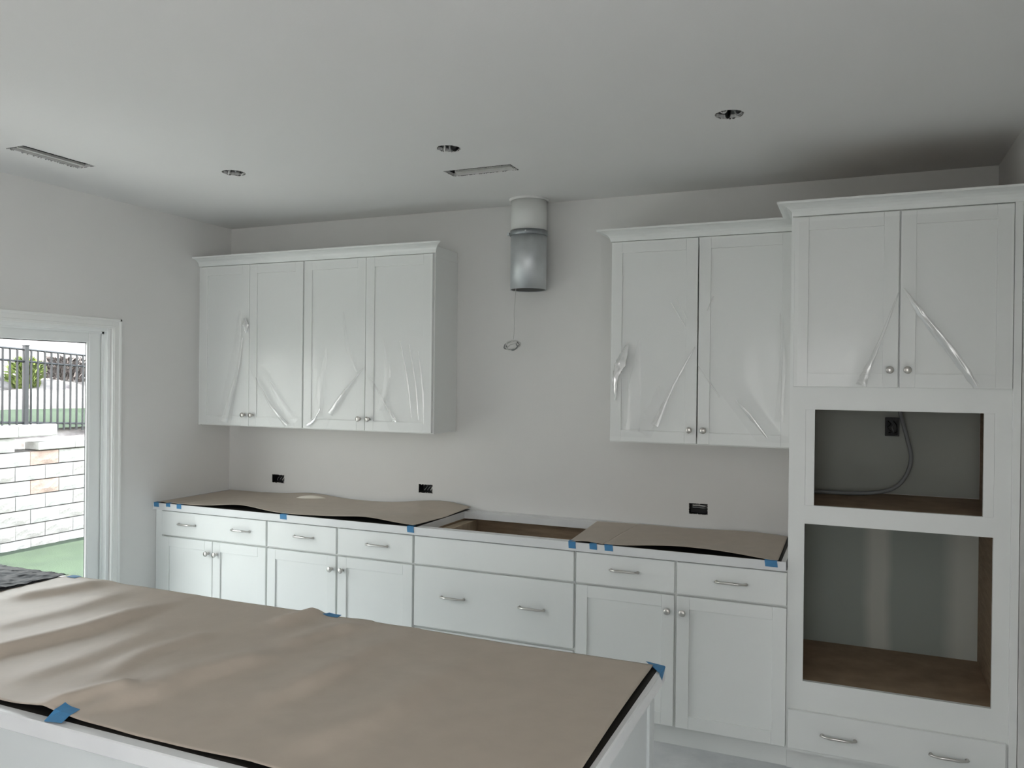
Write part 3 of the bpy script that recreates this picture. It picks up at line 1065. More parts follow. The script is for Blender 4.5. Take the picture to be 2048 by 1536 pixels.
film(1.30, 1.72, fy, 1.385, 2.38, cut_left(1.72, 1.296, 1.72, 1.385, 1.46), [([(1.32, 1.70), (1.50, 1.42)], 0.012, 0.018), ([(1.55, 1.9), (1.62, 1.45)], 0.008, 0.012), ([(1.62, 1.9), (1.68, 1.43)], 0.008, 0.010), ([(1.68, 1.85), (1.70, 1.45)], 0.006, 0.008), ([(1.36, 2.02), (1.42, 2.16)], 0.004, 0.008)],
     [(1.51, 1.44, 0.03, 0.010)], 'clear film on the wall cabinet door nearest the duct on its left')
# cabinet against the tower
film(2.785, 3.205, fy, 1.40, 2.38, cut_right(2.785, 3.206, 1.86, 1.40, 2.99), [([(3.20, 1.85), (3.01, 1.45)], 0.012, 0.014), ([(2.88, 1.88), (2.81, 1.75), (2.80, 1.56)], 0.014, 0.014), ([(3.08, 2.08), (3.16, 1.95)], 0.006, 0.008), ([(3.11, 2.10), (3.17, 1.99)], 0.005, 0.006), ([(2.92, 1.9), (2.90, 1.45)], 0.008, 0.020), ([(3.02, 1.62), (3.06, 1.52)], 0.006, 0.010)],
     [(2.835, 1.75, 0.040, 0.016), (3.0, 1.47, 0.05, 0.006)], 'clear film with a flap shaped to glint on the door just right of the duct')
film(3.225, 3.648, fy, 1.40, 2.38, cut_left(3.648, 3.2245, 1.77, 1.40, 3.50), [([(3.23, 1.765), (3.33, 1.62), (3.54, 1.42)], 0.011, 0.013), ([(3.28, 2.11), (3.27, 2.02)], 0.005, 0.006), ([(3.34, 2.03), (3.29, 1.95)], 0.005, 0.006), ([(3.60, 2.03), (3.62, 1.8)], 0.006, 0.010), ([(3.44, 1.62), (3.60, 1.42)], 0.006, 0.014)],
     [(3.46, 1.52, 0.04, 0.005)], 'clear film on the wall cabinet door touching the oven tower')
# tower doors
ty = TF - 0.0005
film(3.70, 4.08, ty, 1.672, 2.37, cut_right(3.70, 4.084, 2.065, 1.672, 3.95), [([(4.085, 2.06), (4.02, 1.86), (3.956, 1.677)], 0.016, 0.016), ([(4.04, 1.98), (3.99, 1.80), (3.94, 1.68)], 0.010, 0.010)],
     [(3.962, 1.70, 0.03, 0.008)], 'clear film folded back in a straight crease on the left tower door')
film(4.10, 4.48, ty, 1.672, 2.37, cut_left(4.48, 4.0985, 2.075, 1.672, 4.355), [([(4.10, 2.07), (4.24, 1.87), (4.37, 1.677)], 0.016, 0.018), ([(4.16, 2.0), (4.30, 1.82), (4.38, 1.69)], 0.009, 0.010)],
     [(4.31, 1.79, 0.03, 0.006)], 'clear film folded back in a slanting crease on the right tower door')


def fold(parent_label, name, pts, ws, y, h=0.010, m=None, seed=0):
    """Doubled, gathered fold of film along a line; ws = half widths at the points."""
    f = FILMS[parent_label]
    bm = bmesh.new()
    P = smooth_path([(p[0], 0, p[1]) for p in pts], 10)
    n = len(P) - 1
    rows = []
    flap = m is GLINT
    for k, p in enumerate(P):
        t_ = k / n * (len(ws) - 1)
        i = min(int(t_), len(ws) - 2)
        w = ws[i] + (ws[i + 1] - ws[i]) * (t_ - i)
        d = (P[min(k + 1, n)] - P[max(k - 1, 0)]).normalized()
        pr = Vector((d.z, 0, -d.x))
        # lean is set to mirror the sliding door's daylight into the camera, making glints
        c0 = Vector((p.x, y, p.z))
        hv = (Vector((0, -1.9, 1.25)) - c0).normalized() + (Vector((3.93, -4.26, 1.68)) - c0).normalized()
        lean = (hv.x * pr.x + hv.z * pr.z) / -hv.y
        row = []
        for j in range(9):
            u = -1 + j / 4
            q = p + pr * (u * w * (1 + 0.25 * noise.noise(Vector((k * 0.5, seed, j * 0.1)))))
            hh = h * (1 - u * u) * (0.7 + 0.6 * noise.noise(Vector((k * 0.35, j * 0.9, seed + 3.1)))) * min(1, w / 0.008)
            if flap:
                yy = y - 0.012 - abs(lean) * w * (1 + (u if lean < 0 else -u)) - 0.25 * abs(hh)
            else:
                yy = y - 0.011 - 0.6 * abs(lean) * w * (1 + (u if lean < 0 else -u)) - 0.75 * abs(hh)
            row.append(bm.verts.new((q.x, yy, q.z)))
        rows.append(row)
    for a in range(n):
        for j in range(8):
            bm.faces.new((rows[a][j], rows[a][j + 1], rows[a + 1][j + 1], rows[a + 1][j]))
    bmesh.ops.recalc_face_normals(bm, faces=bm.faces)
    if sum(fc.normal.y for fc in bm.faces) > 0:
        bmesh.ops.reverse_faces(bm, faces=bm.faces)
    obj(name, bm, m or FOLD, f, smooth=True, recalc=False)


fold('left tower', 'fold', [(4.086, 2.055), (4.02, 1.86), (3.965, 1.72), (3.950, 1.675)], (0.002, 0.007, 0.016, 0.022), ty, 0.012, None, 1)
fold('right tower', 'fold', [(4.104, 2.07), (4.17, 1.965), (4.28, 1.81), (4.365, 1.675)], (0.003, 0.014, 0.017, 0.012), ty, 0.012, None, 2)
fold('just right', 'fold', [(3.205, 1.855), (3.10, 1.66), (3.01, 1.465)], (0.003, 0.007, 0.020), fy, 0.010, None, 3)
fold('just right', 'flap', [(2.871, 1.875), (2.835, 1.78), (2.806, 1.70), (2.806, 1.585)], (0.003, 0.030, 0.016, 0.003), fy, 0.016, GLINT, 4)
fold('just right', 'fold', [(3.085, 2.075), (3.155, 1.955)], (0.002, 0.004), fy, 0.006, None, 5)
fold('just right', 'fold', [(3.11, 2.095), (3.165, 1.99)], (0.002, 0.003), fy, 0.005, None, 6)
fold('touching', 'fold', [(3.222, 1.76), (3.325, 1.61)], (0.002, 0.004), fy, 0.008, None, 7)
fold('touching', 'fold', [(3.40, 1.60), (3.47, 1.52), (3.55, 1.42)], (0.003, 0.010, 0.004), fy, 0.006, None, 8)
fold('touching', 'fold', [(3.29, 2.10), (3.262, 2.03)], (0.002, 0.003), fy, 0.004, None, 9)
fold('leftmost', 'flap', [(0.398, 2.055), (0.408, 2.01), (0.405, 1.965)], (0.005, 0.020, 0.004), fy, 0.014, GLINT, 10)
fold('leftmost', 'fold', [(0.38, 1.93), (0.34, 1.72), (0.24, 1.40)], (0.003, 0.010, 0.022), fy, 0.010, None, 11)
fold('second', 'fold', [(0.488, 1.683), (0.60, 1.52), (0.735, 1.39)], (0.002, 0.009, 0.018), fy, 0.008, None, 12)
fold('third', 'fold', [(1.285, 1.745), (1.15, 1.60), (1.05, 1.47)], (0.002, 0.008, 0.020), fy, 0.008, None, 13)
fold('third', 'flap', [(0.98, 1.50), (0.935, 1.43), (0.885, 1.395)], (0.002, 0.007, 0.008), fy, 0.012, GLINT, 14)
fold('nearest the duct', 'fold', [(1.325, 1.70), (1.42, 1.56), (1.50, 1.44)], (0.002, 0.008, 0.014), fy, 0.008, None, 15)
fold('nearest the duct', 'flap', [(1.495, 1.455), (1.51, 1.435)], (0.012, 0.003), fy, 0.012, GLINT, 16)
for k, (xa, za, xb, zb) in enumerate(((1.53, 1.90, 1.61, 1.46), (1.59, 1.88, 1.655, 1.45), (1.65, 1.84, 1.69, 1.43))):
    fold('nearest the duct', 'fold', [(xa, za), ((xa + xb) / 2 + 0.01, (za + zb) / 2), (xb, zb)], (0.002, 0.006, 0.003), fy, 0.008, None, 17 + k)
for key, pts, w in (('just right', [(2.93, 1.90), (2.91, 1.68), (2.90, 1.43)], (0.004, 0.030, 0.040)),
                    ('just right', [(3.03, 1.66), (3.00, 1.53), (2.95, 1.42)], (0.004, 0.035, 0.030)),
                    ('touching', [(3.60, 2.01), (3.615, 1.80), (3.60, 1.50)], (0.003, 0.014, 0.020)),
                    ('third', [(1.02, 1.86), (0.99, 1.66), (0.96, 1.44)], (0.004, 0.026, 0.040)),
                    ('third', [(1.14, 2.08), (1.17, 1.88), (1.24, 1.72)], (0.003, 0.016, 0.008)),
                    ('second', [(0.60, 1.66), (0.68, 1.54), (0.80, 1.41)], (0.004, 0.024, 0.030)),
                    ('leftmost', [(0.36, 2.10), (0.33, 1.80), (0.25, 1.42)], (0.006, 0.030, 0.050)),
                    ('nearest the duct', [(1.42, 1.92), (1.45, 1.70), (1.40, 1.50)], (0.004, 0.022, 0.026))):
    fold(key, 'fold', pts, w, fy, 0.010, VEIL, 30 + len(pts))

# loose tail of the corner film hanging below the cabinet
bm = bmesh.new()
rows = []
for j in range(13):
    f = j / 12
    row = []
    for i in range(13):
        g = i / 12
        xa, xb = 0.185 + 0.10 * f, 0.385 - 0.03 * f
        x = xa + (xb - xa) * g
        z = 1.40 - 0.075 * f - 0.035 * f * g + 0.03 * f * (1 - g)
        yv = fy - 0.012 - 0.02 * f + 0.008 * noise.noise(Vector((x * 22, z * 22, 0.3)))
        row.append(bm.verts.new((x, yv, z)))
    rows.append(row)
for j in range(12):
    for i in range(12):
        bm.faces.new((rows[j][i], rows[j][i + 1], rows[j + 1][i + 1], rows[j + 1][i]))
thing('film_scrap', bm, FILM, 'loose film scrap dangling under the corner wall cabinet', 'plastic film', smooth=True, origin=(0.28, fy, 1.40), recalc=False)

# ---------------------------------------------------------------- paper sheets
def sheet(name, P00, P10, P11, P01, z, n, hf, label, cat='paper', m=None, group=None, th=0.0012):
    bm = bmesh.new()
    nu, nv = n
    G_ = []
    for j in range(nv + 1):
        v = j / nv
        row = []
        for i in range(nu + 1):
            u = i / nu
            x = (P00[0] * (1 - u) + P10[0] * u) * (1 - v) + (P01[0] * (1 - u) + P11[0] * u) * v
            y = (P00[1] * (1 - u) + P10[1] * u) * (1 - v) + (P01[1] * (1 - u) + P11[1] * u) * v
            row.append(bm.verts.new((x, y, z + hf(u, v, x, y))))
        G_.append(row)
    for j in range(nv):
        for i in range(nu):
            bm.faces.new((G_[j][i], G_[j][i + 1], G_[j + 1][i + 1], G_[j + 1][i]))
    o = thing(name, bm, m or KRAFT, label, cat, group, smooth=True, origin=((P00[0] + P11[0]) / 2, (P00[1] + P11[1]) / 2, z), recalc=False)
    md = o.modifiers.new('thickness', 'SOLIDIFY')
    md.thickness = th
    md.offset = 1.0
    return o


def ridge(x, y, pts, h, wa, wb):
    """Fold along a polyline: steep on one side, gentle on the other, fading at its ends."""
    best, val = 9, 0
    n = len(pts) - 1
    for k in range(n):
        dd, side, t = seg_dist(x, y, pts[k], pts[k + 1])
        if dd < best:
            best = dd
            s = (k + max(0, min(1, t))) / n
            w = wa if side > 0 else wb
            val = h * math.exp(-(dd / w) ** 2) * min(1, 4 * s + 0.25, 4 * (1 - s) + 0.25)
    return val


FOLDS = [([(1.72, -3.02), (1.783, -2.799), (1.833, -2.574), (1.84, -2.221)], 0.017, 0.035, 0.075),
         ([(2.314, -2.99), (2.40, -2.85), (2.392, -2.74), (2.442, -2.60), (2.50, -2.50)], 0.016, 0.045, 0.09),
         ([(2.24, -3.02), (2.297, -2.90), (2.36, -2.86)], 0.014, 0.03, 0.06),
         ([(2.197, -2.80), (2.164, -2.638), (2.184, -2.52), (2.20, -2.42)], 0.008, 0.03, 0.05),
         ([(2.694, -2.70), (2.717, -2.47)], 0.008, 0.03, 0.07),
         ([(2.47, -2.46), (2.493, -2.32), (2.54, -2.18)], 0.013, 0.035, 0.07),
         ([(2.86, -2.99), (2.93, -2.80), (2.956, -2.63), (2.96, -2.30)], 0.011, 0.055, 0.11),
         ([(2.66, -2.82), (2.691, -2.667), (2.694, -2.485), (2.715, -2.22)], 0.010, 0.04, 0.09),
         ([(1.30, -2.45), (1.36, -2.30), (1.40, -2.14)], 0.012, 0.05, 0.06),
         ([(2.02, -2.95), (2.04, -2.70), (2.03, -2.45)], 0.006, 0.05, 0.06),
         ([(1.56, -2.7), (1.60, -2.45), (1.58, -2.2)], 0.007, 0.05, 0.07),
         ([(2.30, -2.30), (2.33, -2.20), (2.345, -2.12)], 0.016, 0.035, 0.045)]


def island_h(u, v, x, y):
    h = 0.004
    for pts, a, wa, wb in FOLDS:
        h += ridge(x, y, pts, a * 1.45, wa * 0.9, wb)
    h += 0.0035 * noise.noise(Vector((x * 2.6, y * 1.3, 0.4))) + 0.0015 * noise.noise(Vector((x * 9, y * 4, 2.4)))
    # curled right edge, held down at its ends
    e = max(0, (x - 3.30) / 0.14)
    h += 0.010 * e * e * math.sin(math.pi * min(1, max(0, (v - 0.02) / 0.93))) ** 0.8
    # near edge lifts a little
    h += 0.003 * max(0, 1 - v * 14) * (0.5 + 0.5 * math.sin(x * 9 + 0.5))
    return max(h, 0.0015)


# ---------------------------------------------------------------- island
IX0, IX1, IY0, IY1 = 0.45, 3.468, -3.047, -2.118
t = empty('kitchen_island', (2.0, -2.58, 0), 'white panelled kitchen island under brown paper in the foreground', 'island')
obj('body', box(IX0 + 0.03, IX1 - 0.030, IY0 + 0.022, IY1 - 0.028, 0.10, 0.874, 0.002), ISL_SHADED, t)
obj('plinth', box(IX0 + 0.08, IX1 - 0.080, IY0 + 0.09, IY1 - 0.08, 0.0, 0.10), CAB, t)
for (ya, yb) in ((IY0 + 0.022, IY0 + 0.075), (IY1 - 0.081, IY1 - 0.028)):
    obj('corner_stile', box(IX1 - 0.030, IX1 - 0.022, ya, yb, 0.10, 0.872, 0.001), ISL_SHADED, t)
thing('island_worktop', box(IX0, IX1, IY0, IY1, 0.875, 0.914, 0.003), QUARTZ, 'white stone island worktop showing as a rim under the brown paper', 'countertop', origin=(2, -2.58, 0.875))
sheet('kraft_paper', (1.165, -3.016), (3.456, -3.018), (3.440, -2.140), (1.185, -2.124), 0.9148, (200, 90), island_h,
      'large wrinkled brown paper sheet covering the island', group='brown paper sheets')


thing('gap_shade_sheet', box(1.186, 3.4545, -3.021, -2.132, 0.91405, 0.9145), GAP_SHADE, 'black sheet added as the dark shade line under the island paper', 'plastic sheet', origin=(2.3, -2.58, 0.914))  # thin black sheets added; the shade of the gaps is in their colour
thing('gap_shade_sheet', box(0.012, 1.842, -0.640, -0.006, 0.91405, 0.9142), GAP_SHADE, 'black sheet added as shade beneath the long paper left of the cooktop cutout', 'plastic sheet', origin=(0.9, -0.3, 0.914))
thing('gap_shade_sheet', box(2.706, 3.645, -0.642, -0.055, 0.91405, 0.9142), GAP_SHADE, 'black sheet added as shade beneath the papers beside the oven tower', 'plastic sheet', origin=(3.2, -0.3, 0.914))


def black_h(u, v, x, y):
    h = 0.004 + 0.036 * math.sin(math.pi * min(1, v * 1.02)) ** 0.7 * (1 - 0.75 * u ** 2)
    h += 0.007 * noise.noise(Vector((x * 16, y * 16, 0.9))) + 0.007 * abs(noise.noise(Vector((x * 42, y * 36, 4.9))))
    return max(h, 0.0012)


sheet('plastic_sheet', (0.47, -3.02), (1.162, -3.01), (1.180, -2.125), (0.47, -2.13), 0.9146, (90, 90), black_h,
      'crinkled glossy black plastic sheet on the far left end of the island', 'plastic sheet', BPLAST)


# worktop papers
def long_h(u, v, x, y):
    h = 0.0025 + 0.001 * noise.noise(Vector((x * 5, y * 8, 1.0)))
    f = max(0, 1 - v * 2.2)                        # towards the front edge
    h += 0.026 * f * math.exp(-((x - 0.66) / 0.20) ** 2)
    h += 0.017 * f * math.exp(-((x - 1.48) / 0.30) ** 2)
    b = max(0, v * 2.2 - 1.2)
    h += 0.020 * b * math.exp(-((x - 0.72) / 0.20) ** 2)
    h += 0.034 * b * math.exp(-((x - 1.62) / 0.24) ** 2)
    h += 0.008 * math.exp(-((x - 1.55 - 0.2 * v) / 0.14) ** 2)
    if x > 1.78:
        h += 0.0
    return h


sheet('kraft_paper', (0.206, -0.632), (1.826, -0.642), (1.862, -0.040), (0.318, -0.012), 0.9150, (140, 40), long_h,
      'long brown paper sheet with a torn curl, left of the cooktop cutout', group='brown paper sheets')
sheet('kraft_paper', (0.022, -0.636), (0.2025, -0.638), (0.3145, -0.012), (0.030, -0.012), 0.9144, (24, 40),
      lambda u, v, x, y: 0.001 + 0.004 * max(0, 1 - v * 3) * math.sin(u * 6) ** 2, 'narrow brown paper strip on the worktop in the left corner', group='brown paper sheets')


def right_h(u, v, x, y):
    h = 0.002 + 0.001 * noise.noise(Vector((x * 5, y * 8, 1.0)))
    f = max(0, 1 - v * 2.4)
    h += 0.022 * f * math.sin(math.pi * min(1, max(0, (u - 0.10) / 0.86))) ** 1.2
    h += 0.012 * max(0, v * 2 - 1) * math.exp(-((x - 3.45) / 0.2) ** 2)
    return h


sheet('kraft_paper', (2.848, -0.636), (3.632, -0.642), (3.630, -0.085), (2.872, -0.040), 0.9152, (80, 36), right_h,
      'brown paper sheet with a bowed front edge on the worktop beside the oven tower', group='brown paper sheets')
sheet('kraft_paper', (2.682, -0.640), (2.8455, -0.636), (2.8685, -0.042), (2.640, -0.060), 0.9143, (26, 36),
      lambda u, v, x, y: 0.0012 + 0.006 * max(0, 1 - v * 4) * math.sin(math.pi * u) ** 2, 'small brown paper strip overlapping the right edge of the cooktop cutout', group='brown paper sheets')
# torn curl of paper standing up
bm = bmesh.new()
rows = []
for j in range(9):
    a = j / 8 * 1.5
    row = []
    for i in range(17):
        s = i / 16
        w = math.sin(math.pi * min(1, s * 0.85 + 0.12)) ** 0.8 * 0.032
        x = 0.66 + 0.22 * s
        y0_ = -0.155 - 0.012 * math.sin(math.pi * s) + 0.06 * s * s
        row.append(bm.verts.new((x, y0_ - w * math.cos(a) * (j > 0) * 0.6, 0.9185 + w * math.sin(a) * 1.25 * s ** 0.6)))
    rows.append(row)
for j in range(8):
    for i in range(16):
        bm.faces.new((rows[j][i], rows[j][i + 1], rows[j + 1][i + 1], rows[j + 1][i]))
o = thing('paper_curl', bm, mat('lit_paper_curl', (0.72, 0.68, 0.60), 0.6), 'curled tear coloured as if lit, standing up from the long brown worktop paper', 'paper', smooth=True, origin=(0.77, -0.15, 0.918))  # pale colour stands in for light catching the curl
md = o.modifiers.new('thickness', 'SOLIDIFY')
md.thickness = 0.0008


# ---------------------------------------------------------------- painter's tape
def tape(x, y, zt, w, back, drop, rot, label, lift=0.0005):
    """Strip folded over a front edge facing -y: 'back' lies on top, 'drop' hangs down."""
    bm = bmesh.new()
    prof = [(back, 0.003), (back * 0.5, 0.0025), (0.004, 0.0020), (0.0, 0.0018), (-0.0012, 0.0), (-0.0014, -drop * 0.5), (-0.0016, -drop)]
    rg_ = random.Random(int(x * 1000))
    A, Bb = [], []
    for k, (py, pz) in enumerate(prof):
        j = rg_.uniform(-0.0012, 0.0012)
        sk = rot * (back - py + max(0, -pz)) * 0.3
        A.append((x - w / 2 + j + sk, y + py, zt + pz + lift))
        Bb.append((x + w / 2 + j + sk, y + py, zt + pz + lift))
    va = [bm.verts.new(p) for p in A]
    vb = [bm.verts.new(p) for p in Bb]
    for k in range(len(prof) - 1):
        bm.faces.new((va[k], vb[k], vb[k + 1], va[k + 1]))
    o = thing('painters_tape', bm, TAPE, label, 'tape', "blue tape tabs holding the brown paper", origin=(x, y, zt), recalc=False)
    m_ = o.modifiers.new('thickness', 'SOLIDIFY')
    m_.thickness = 0.0006
    m_.offset = 1.0
    return o


EY = -0.648
for x, w, dr, lab in ((0.030, 0.040, 0.024, 'blue tape tab on the worktop edge at the left corner, leftmost of three'),
                      (0.125, 0.034, 0.018, 'blue tape tab on the worktop edge, middle of the three in the left corner'),
                      (0.212, 0.036, 0.024, 'blue tape tab on the worktop edge, rightmost of the three in the left corner'),
                      (0.988, 0.046, 0.026, 'blue tape tab midway along the long paper on the worktop edge'),
                      (1.808, 0.040, 0.030, 'blue tape tab on the worktop edge at the left of the cooktop cutout'),
                      (2.694, 0.036, 0.030, 'blue tape tab on the worktop edge at the right of the cooktop cutout'),
                      (2.800, 0.036, 0.026, 'blue tape tab on the worktop edge, middle of the three right of the cutout'),
                      (2.875, 0.040, 0.026, 'blue tape tab on the worktop edge, rightmost of the three right of the cutout'),
                      (3.600, 0.052, 0.026, 'blue tape tab on the worktop edge against the oven tower')):
    tape(x, EY, 0.914, w, 0.030, dr, 0.25, lab)


def flat_tape(pts, z, label, hf=None):
    bm = bmesh.new()
    N = 6
    rows = []
    for j in range(N + 1):
        v = j / N
        row = []
        for i in range(N + 1):
            u = i / N
            x = (pts[0][0] * (1 - u) + pts[1][0] * u) * (1 - v) + (pts[3][0] * (1 - u) + pts[2][0] * u) * v
            y = (pts[0][1] * (1 - u) + pts[1][1] * u) * (1 - v) + (pts[3][1] * (1 - u) + pts[2][1] * u) * v
            row.append(bm.verts.new((x, y, z + (hf(x, y) if hf else 0))))
        rows.append(row)
    for j in range(N):
        for i in range(N):
            bm.faces.new((rows[j][i], rows[j][i + 1], rows[j + 1][i + 1], rows[j + 1][i]))
    o = thing('painters_tape', bm, TAPE, label, 'tape', "blue tape tabs holding the brown paper", origin=(pts[0][0], pts[0][1], z), recalc=False)
    m_ = o.modifiers.new('thickness', 'SOLIDIFY')
    m_.thickness = 0.0006
    m_.offset = 1.0


def ih(x, y):
    if y > -3.016:
        return island_h((x - 1.17) / 2.27, (y + 3.016) / 0.89, x, y) + 0.0022
    f = max(0, (y + 3.045) / 0.029)
    return 0.0008 + f * (island_h((x - 1.17) / 2.27, 0, x, -3.016) + 0.0014)



flat_tape([(2.292, -3.044), (2.340, -3.038), (2.336, -2.990), (2.286, -2.988)], 0.9148, 'blue tape tab on the near edge of the island paper', ih)
flat_tape([(2.374, -2.150), (2.428, -2.146), (2.424, -2.119), (2.376, -2.119)], 0.9148, 'blue tape tab on the far edge of the island paper, halfway along', lambda x, y: max(0.003, island_h((x - 1.17) / 2.27, 0.97, x, y) + 0.002))
flat_tape([(1.20, -2.150), (1.245, -2.150), (1.245, -2.119), (1.20, -2.119)], 0.9148, 'blue tape tab at the far left corner of the island paper', lambda x, y: max(0.003, island_h(0.02, 0.97, x, y) + 0.002))
bm = bmesh.new()
q = [(3.415, -2.119, 0.9215), (3.466, -2.119, 0.9165), (3.466, -2.178, 0.9165), (3.440, -2.150, 0.9215)]
bm.faces.new([bm.verts.new(p) for p in q])
q = [(3.466, -2.119, 0.9165), (3.4688, -2.119, 0.9140), (3.4690, -2.160, 0.892), (3.4688, -2.186, 0.9140), (3.466, -2.178, 0.9165)]
bm.faces.new([bm.verts.new(p) for p in q])
bmesh.ops.remove_doubles(bm, verts=bm.verts, dist=1e-5)
o = thing('painters_tape', bm, TAPE, 'blue tape tab folded over the far right corner of the island', 'tape', "blue tape tabs holding the brown paper", origin=(3.44, -2.14, 0.9165))
md = o.modifiers.new('thickness', 'SOLIDIFY')
md.thickness = 0.0006

# ---------------------------------------------------------------- yard
ZG = -0.80
struct('lawn', box(-40, 25, -40, 25, ZG - 0.3, ZG), GRASS)
struct('bounce_patio', box(-2.6, -0.14, -9.0, 0.3, ZG, -0.14), BOUNCE_PATIO)  # unseen slab, added to bounce neutral daylight up through the door
struct('bounce_terrace', box(-2.6, 12.0, -15.0, -9.0, ZG, -0.14), CAPM)  # unseen pale ground, added to bounce light in at the rear
struct('bounce_terrace_edge', box(XF + 0.12, 12.0, -9.0, 0.3, ZG, -0.14), CAPM)  # unseen pale ground, added to bounce light in from the right
WX = -7.0
t = empty('retaining_wall', (WX - 0.15, 3.5, ZG), 'pale split-face block retaining wall beyond the glass door', 'retaining wall')
WY0, WY1 = 0.2, 7.4


def block_mesh(L, H, seed, rough=0.012):
    bm = bmesh.new()
    rg_ = random.Random(seed)
    nx, nz = 5, 3
    front = [[bm.verts.new((rg_.uniform(-rough, rough) if 0 < i < nx and 0 < j < nz else -0.012, -L / 2 + L * i / nx, H * j / nz)) for i in range(nx + 1)] for j in range(nz + 1)]
    back = {}
    for j in (0, nz):
        for i in (0, nx):
            back[(i, j)] = bm.verts.new((-0.28, -L / 2 + L * i / nx, H * j / nz))
    for j in range(nz):
        for i in range(nx):
            bm.faces.new((front[j][i], front[j][i + 1], front[j + 1][i + 1], front[j + 1][i]))
    bm.faces.new([front[0][i] for i in range(nx + 1)][::-1] + [back[(0, 0)], back[(nx, 0)]])
    bm.faces.new([front[nz][i] for i in range(nx + 1)] + [back[(nx, nz)], back[(0, nz)]])
    bm.faces.new([front[j][0] for j in range(nz + 1)] + [back[(0, nz)], back[(0, 0)]])
    bm.faces.new([front[j][nx] for j in range(nz + 1)][::-1] + [back[(nx, 0)], back[(nx, nz)]])
    bmesh.ops.recalc_face_normals(bm, faces=bm.faces)
    me = bpy.data.meshes.new('block')
    bm.to_mesh(me)
    bm.free()
    return me


BL, BH = 0.455, 0.202
meshes = []
for k in range(9):
    me = block_mesh(BL - 0.010, BH - 0.008, 100 + k)
    me.materials.append((BLOCKA, BLOCKB, BLOCKA, BLOCKB, BLOCKB, BLOCKA, BLOCKB, BLOCKR, BLOCKB)[k])
    meshes.append(me)
rg = random.Random(11)
NC = 7                                               # full courses, an eighth left of the step
red = {(6, 8), (4, 8)}
for c in range(NC + 1):
    z = ZG - 0.08 + c * 0.21 if False else ZG - 0.08 + 0.0
    z = -0.88 + c * 0.21
    off = 0.0 if c % 2 == 0 else BL / 2
    k = 0
    y = WY0 + off
    while y < WY1:
        if c == NC and y + BL / 2 > 3.80:
            break
        me = meshes[7] if (c, k) in red else meshes[rg.choice((0, 1, 2, 3, 4, 5, 6, 8))]
        o = bpy.data.objects.new('block', me)
        o.parent = t
        o.location = (WX - WORLD[t].x + rg.uniform(-0.006, 0.006) - c * 0.004, y - WORLD[t].y, z - WORLD[t].z)
        COL.objects.link(o)
        y += BL
        k += 1
for (ya, yb, za, zb) in ((WY0 - 0.2, 3.99, 0.80, 0.965), (3.70, WY1 + 0.2, 0.595, 0.705)):
    y = yb if yb < 4.5 else ya
    while (y > ya + 0.01) if yb < 4.5 else (y < yb):
        L = 0.60
        a, b = (y - L, y) if yb < 4.5 else (y, y + L)
        bm = bmesh.new()
        bx(bm, WX - 0.30, WX + 0.035 - (0.012 if yb > 4.5 else 0), a + 0.003, b - 0.003, za, zb, 0.010)
        obj('cap_block', bm, CAPM, t)
        y += -L if yb < 4.5 else L
obj('wall_core', box(WX - 0.36, WX - 0.10, WY0 - 0.2, WY1 + 0.1, ZG, 0.59), BACKFILL, t)

# slope behind the wall
bm = bmesh.new()
prof = [(-7.28, 0.60), (-7.6, 0.88), (-8.2, 1.0), (-9.0, 1.24), (-10.0, 1.62), (-11.0, 2.02), (-12.5, 2.75), (-14.5, 3.8), (-17, 5.1), (-21, 7.0), (-27, 9.0)]
NY = 90
fine = []
for (xa, za), (xb, zb) in zip(prof[:-1], prof[1:]):
    for k in range(5):
        fine.append((xa + (xb - xa) * k / 5, za + (zb - za) * k / 5))
fine.append(prof[-1])
rows = []
for (x, z) in fine:
    row = []
    for j in range(NY + 1):
        y = -14 + 36 * j / NY
        amp = min(1, max(0, (-7.6 - x) / 2.0))
        row.append(bm.verts.new((x, y, z + amp * (0.18 * noise.noise(Vector((x * 0.7, y * 0.7, 1))) + 0.09 * noise.noise(Vector((x * 2.3, y * 2.3, 4)))))))
    rows.append(row)
for i in range(len(rows) - 1):
    for j in range(NY):
        bm.faces.new((rows[i][j], rows[i][j + 1], rows[i + 1][j + 1], rows[i + 1][j]))
struct('slope', bm, SLOPE, smooth=True)
bm = bmesh.new()
strip = [(-7.45, 0.83), (-7.7, 0.93), (-8.0, 0.99), (-8.2, 1.03), (-8.45, 1.09)]
rows = []
for k, (x, z) in enumerate(strip):
    rows.append([bm.verts.new((x + (0.35 * noise.noise(Vector((0.2, 0.8 * (1.0 + 0.25 * j), 0.0))) if k == 4 else 0), 0.0 + 0.25 * j, z + 0.04)) for j in range(33)])
for i in range(4):
    for j in range(32):
        bm.faces.new((rows[i][j], rows[i][j + 1], rows[i + 1][j + 1], rows[i + 1][j]))
o = thing('grass_strip', bm, GRASS, 'strip of green grass growing behind the black fence', 'grass', smooth=True)
o['kind'] = 'stuff'

# fence on top of the wall
FXX = -7.16
t = empty('metal_fence', (FXX, 4.0, 0.9), 'black metal picket fence on top of the block retaining wall', 'fence')
FY0, FY1 = 0.4, 7.4


def fz(y):
    return 2.09 - 0.055 * (y - 3.2)


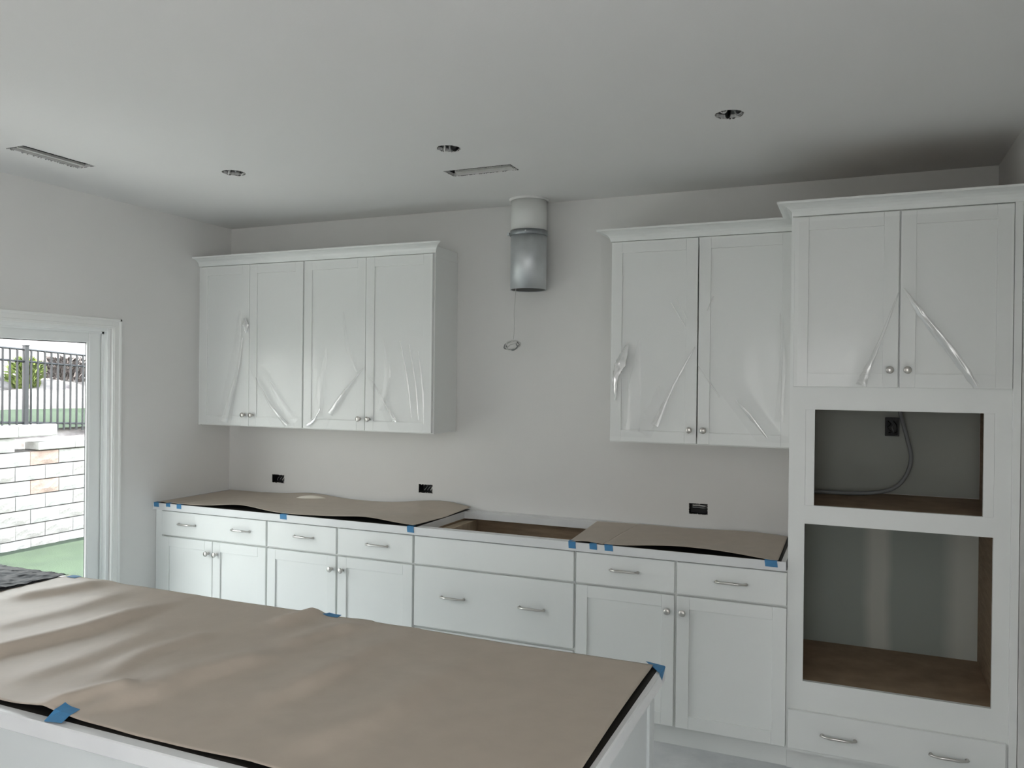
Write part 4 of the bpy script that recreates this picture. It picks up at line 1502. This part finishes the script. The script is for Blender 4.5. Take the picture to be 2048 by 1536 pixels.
posts = [1.70, 3.62, 5.54, 7.46]
pm = box(-0.032, 0.032, -0.032, 0.032, 0, 1.24, 0.003)
bx(pm, -0.038, 0.038, -0.038, 0.038, 1.24, 1.258, 0.003)
pmo = None
for y in posts:
    if pmo is None:
        pmo = obj('fence_post', pm, FENCE, t, origin=(0, 0, 0))
        pmo.location = (0, 0, 0)
        o = pmo
    else:
        o = pmo.copy()
        COL.objects.link(o)
    o.location = (0, y - 4.0, fz(y) - 1.2 - 0.9)
bm = box(-0.011, 0.011, -0.011, 0.011, 0, 1.17)
pk = obj('picket', bm, FENCE, t, origin=(0, 0, 0))
first = True
y = FY0
while y < FY1:
    if min(abs(y - p) for p in posts) > 0.05:
        o = pk if first else pk.copy()
        if not first:
            COL.objects.link(o)
        first = False
        o.location = (0, y - 4.0, fz(y) - 1.175 - 0.9)
    y += 0.1066
for dz in (-0.010, -0.185, -1.075):
    for a, b in zip(posts[:-1], posts[1:]):
        bm = bmesh.new()
        tube(bm, [(FXX, a + 0.03, fz(a) + dz), (FXX, b - 0.03, fz(b) + dz)], 0.016, 4, up=Vector((0, 0.3, 1)))
        obj('rail', bm, FENCE, t)


# shrubs and rocks on the slope
def slope_z(x):
    for (xa, za), (xb, zb) in zip(prof[:-1], prof[1:]):
        if xb <= x <= xa:
            return za + (zb - za) * (x - xa) / (xb - xa)
    return 1.0


def shrub(name, x, y, r, h, m, label, seed, cnt, leaf=0.11):
    z = slope_z(x) - 0.05
    t = empty(name, (x, y, z), label, 'shrub')
    rg_ = random.Random(seed)
    bm = bmesh.new()
    for k in range(cnt):
        u = rg_.random() ** 0.5
        a = rg_.uniform(0, 6.28)
        hh = rg_.random()
        rad = r * u * (0.55 + 0.6 * math.sin(math.pi * min(1, hh * 0.9 + 0.1)))
        c = Vector((x + rad * math.cos(a), y + rad * math.sin(a), z + 0.06 + h * hh))
        d1 = Vector((math.cos(a), math.sin(a), rg_.uniform(0.1, 1.4))).normalized()
        s_ = d1.cross(Vector((rg_.uniform(-1, 1), rg_.uniform(-1, 1), 1))).normalized()
        L, W = leaf * rg_.uniform(0.7, 1.3), leaf * 0.28
        n_ = d1.cross(s_) * (0.15 * L)
        q = [c - d1 * L * 0.5, c + s_ * W + n_, c + d1 * L * 0.6, c - s_ * W + n_]
        bm.faces.new([bm.verts.new(p) for p in q])
    obj('foliage', bm, m, t, recalc=False)['kind'] = 'stuff'
    bm = bmesh.new()
    for k in range(5):
        a = k * 1.25
        tube(bm, [(x, y, z - 0.05), (x + 0.35 * r * math.cos(a), y + 0.35 * r * math.sin(a), z + h * 0.5), (x + 0.6 * r * math.cos(a), y + 0.6 * r * math.sin(a), z + h * 0.85)], [0.02, 0.013, 0.005], 5)
    obj('stem', bm, BARK, t)


shrub('leafy_shrub', -9.6, 5.35, 0.27, 0.50, LEAF, 'yellow-green leafy shrub on the slope behind the fence post', 1, 420, 0.14)
shrub('dry_shrub', -9.9, 6.35, 0.46, 0.42, DRY, 'dark dry shrub on the slope to the right of the yellow-green one', 2, 700, 0.14)
shrub('dry_shrub', -10.2, 4.5, 0.50, 0.45, DRY, 'dark dry shrub on the slope behind the fence at the photo edge', 3, 700, 0.14)
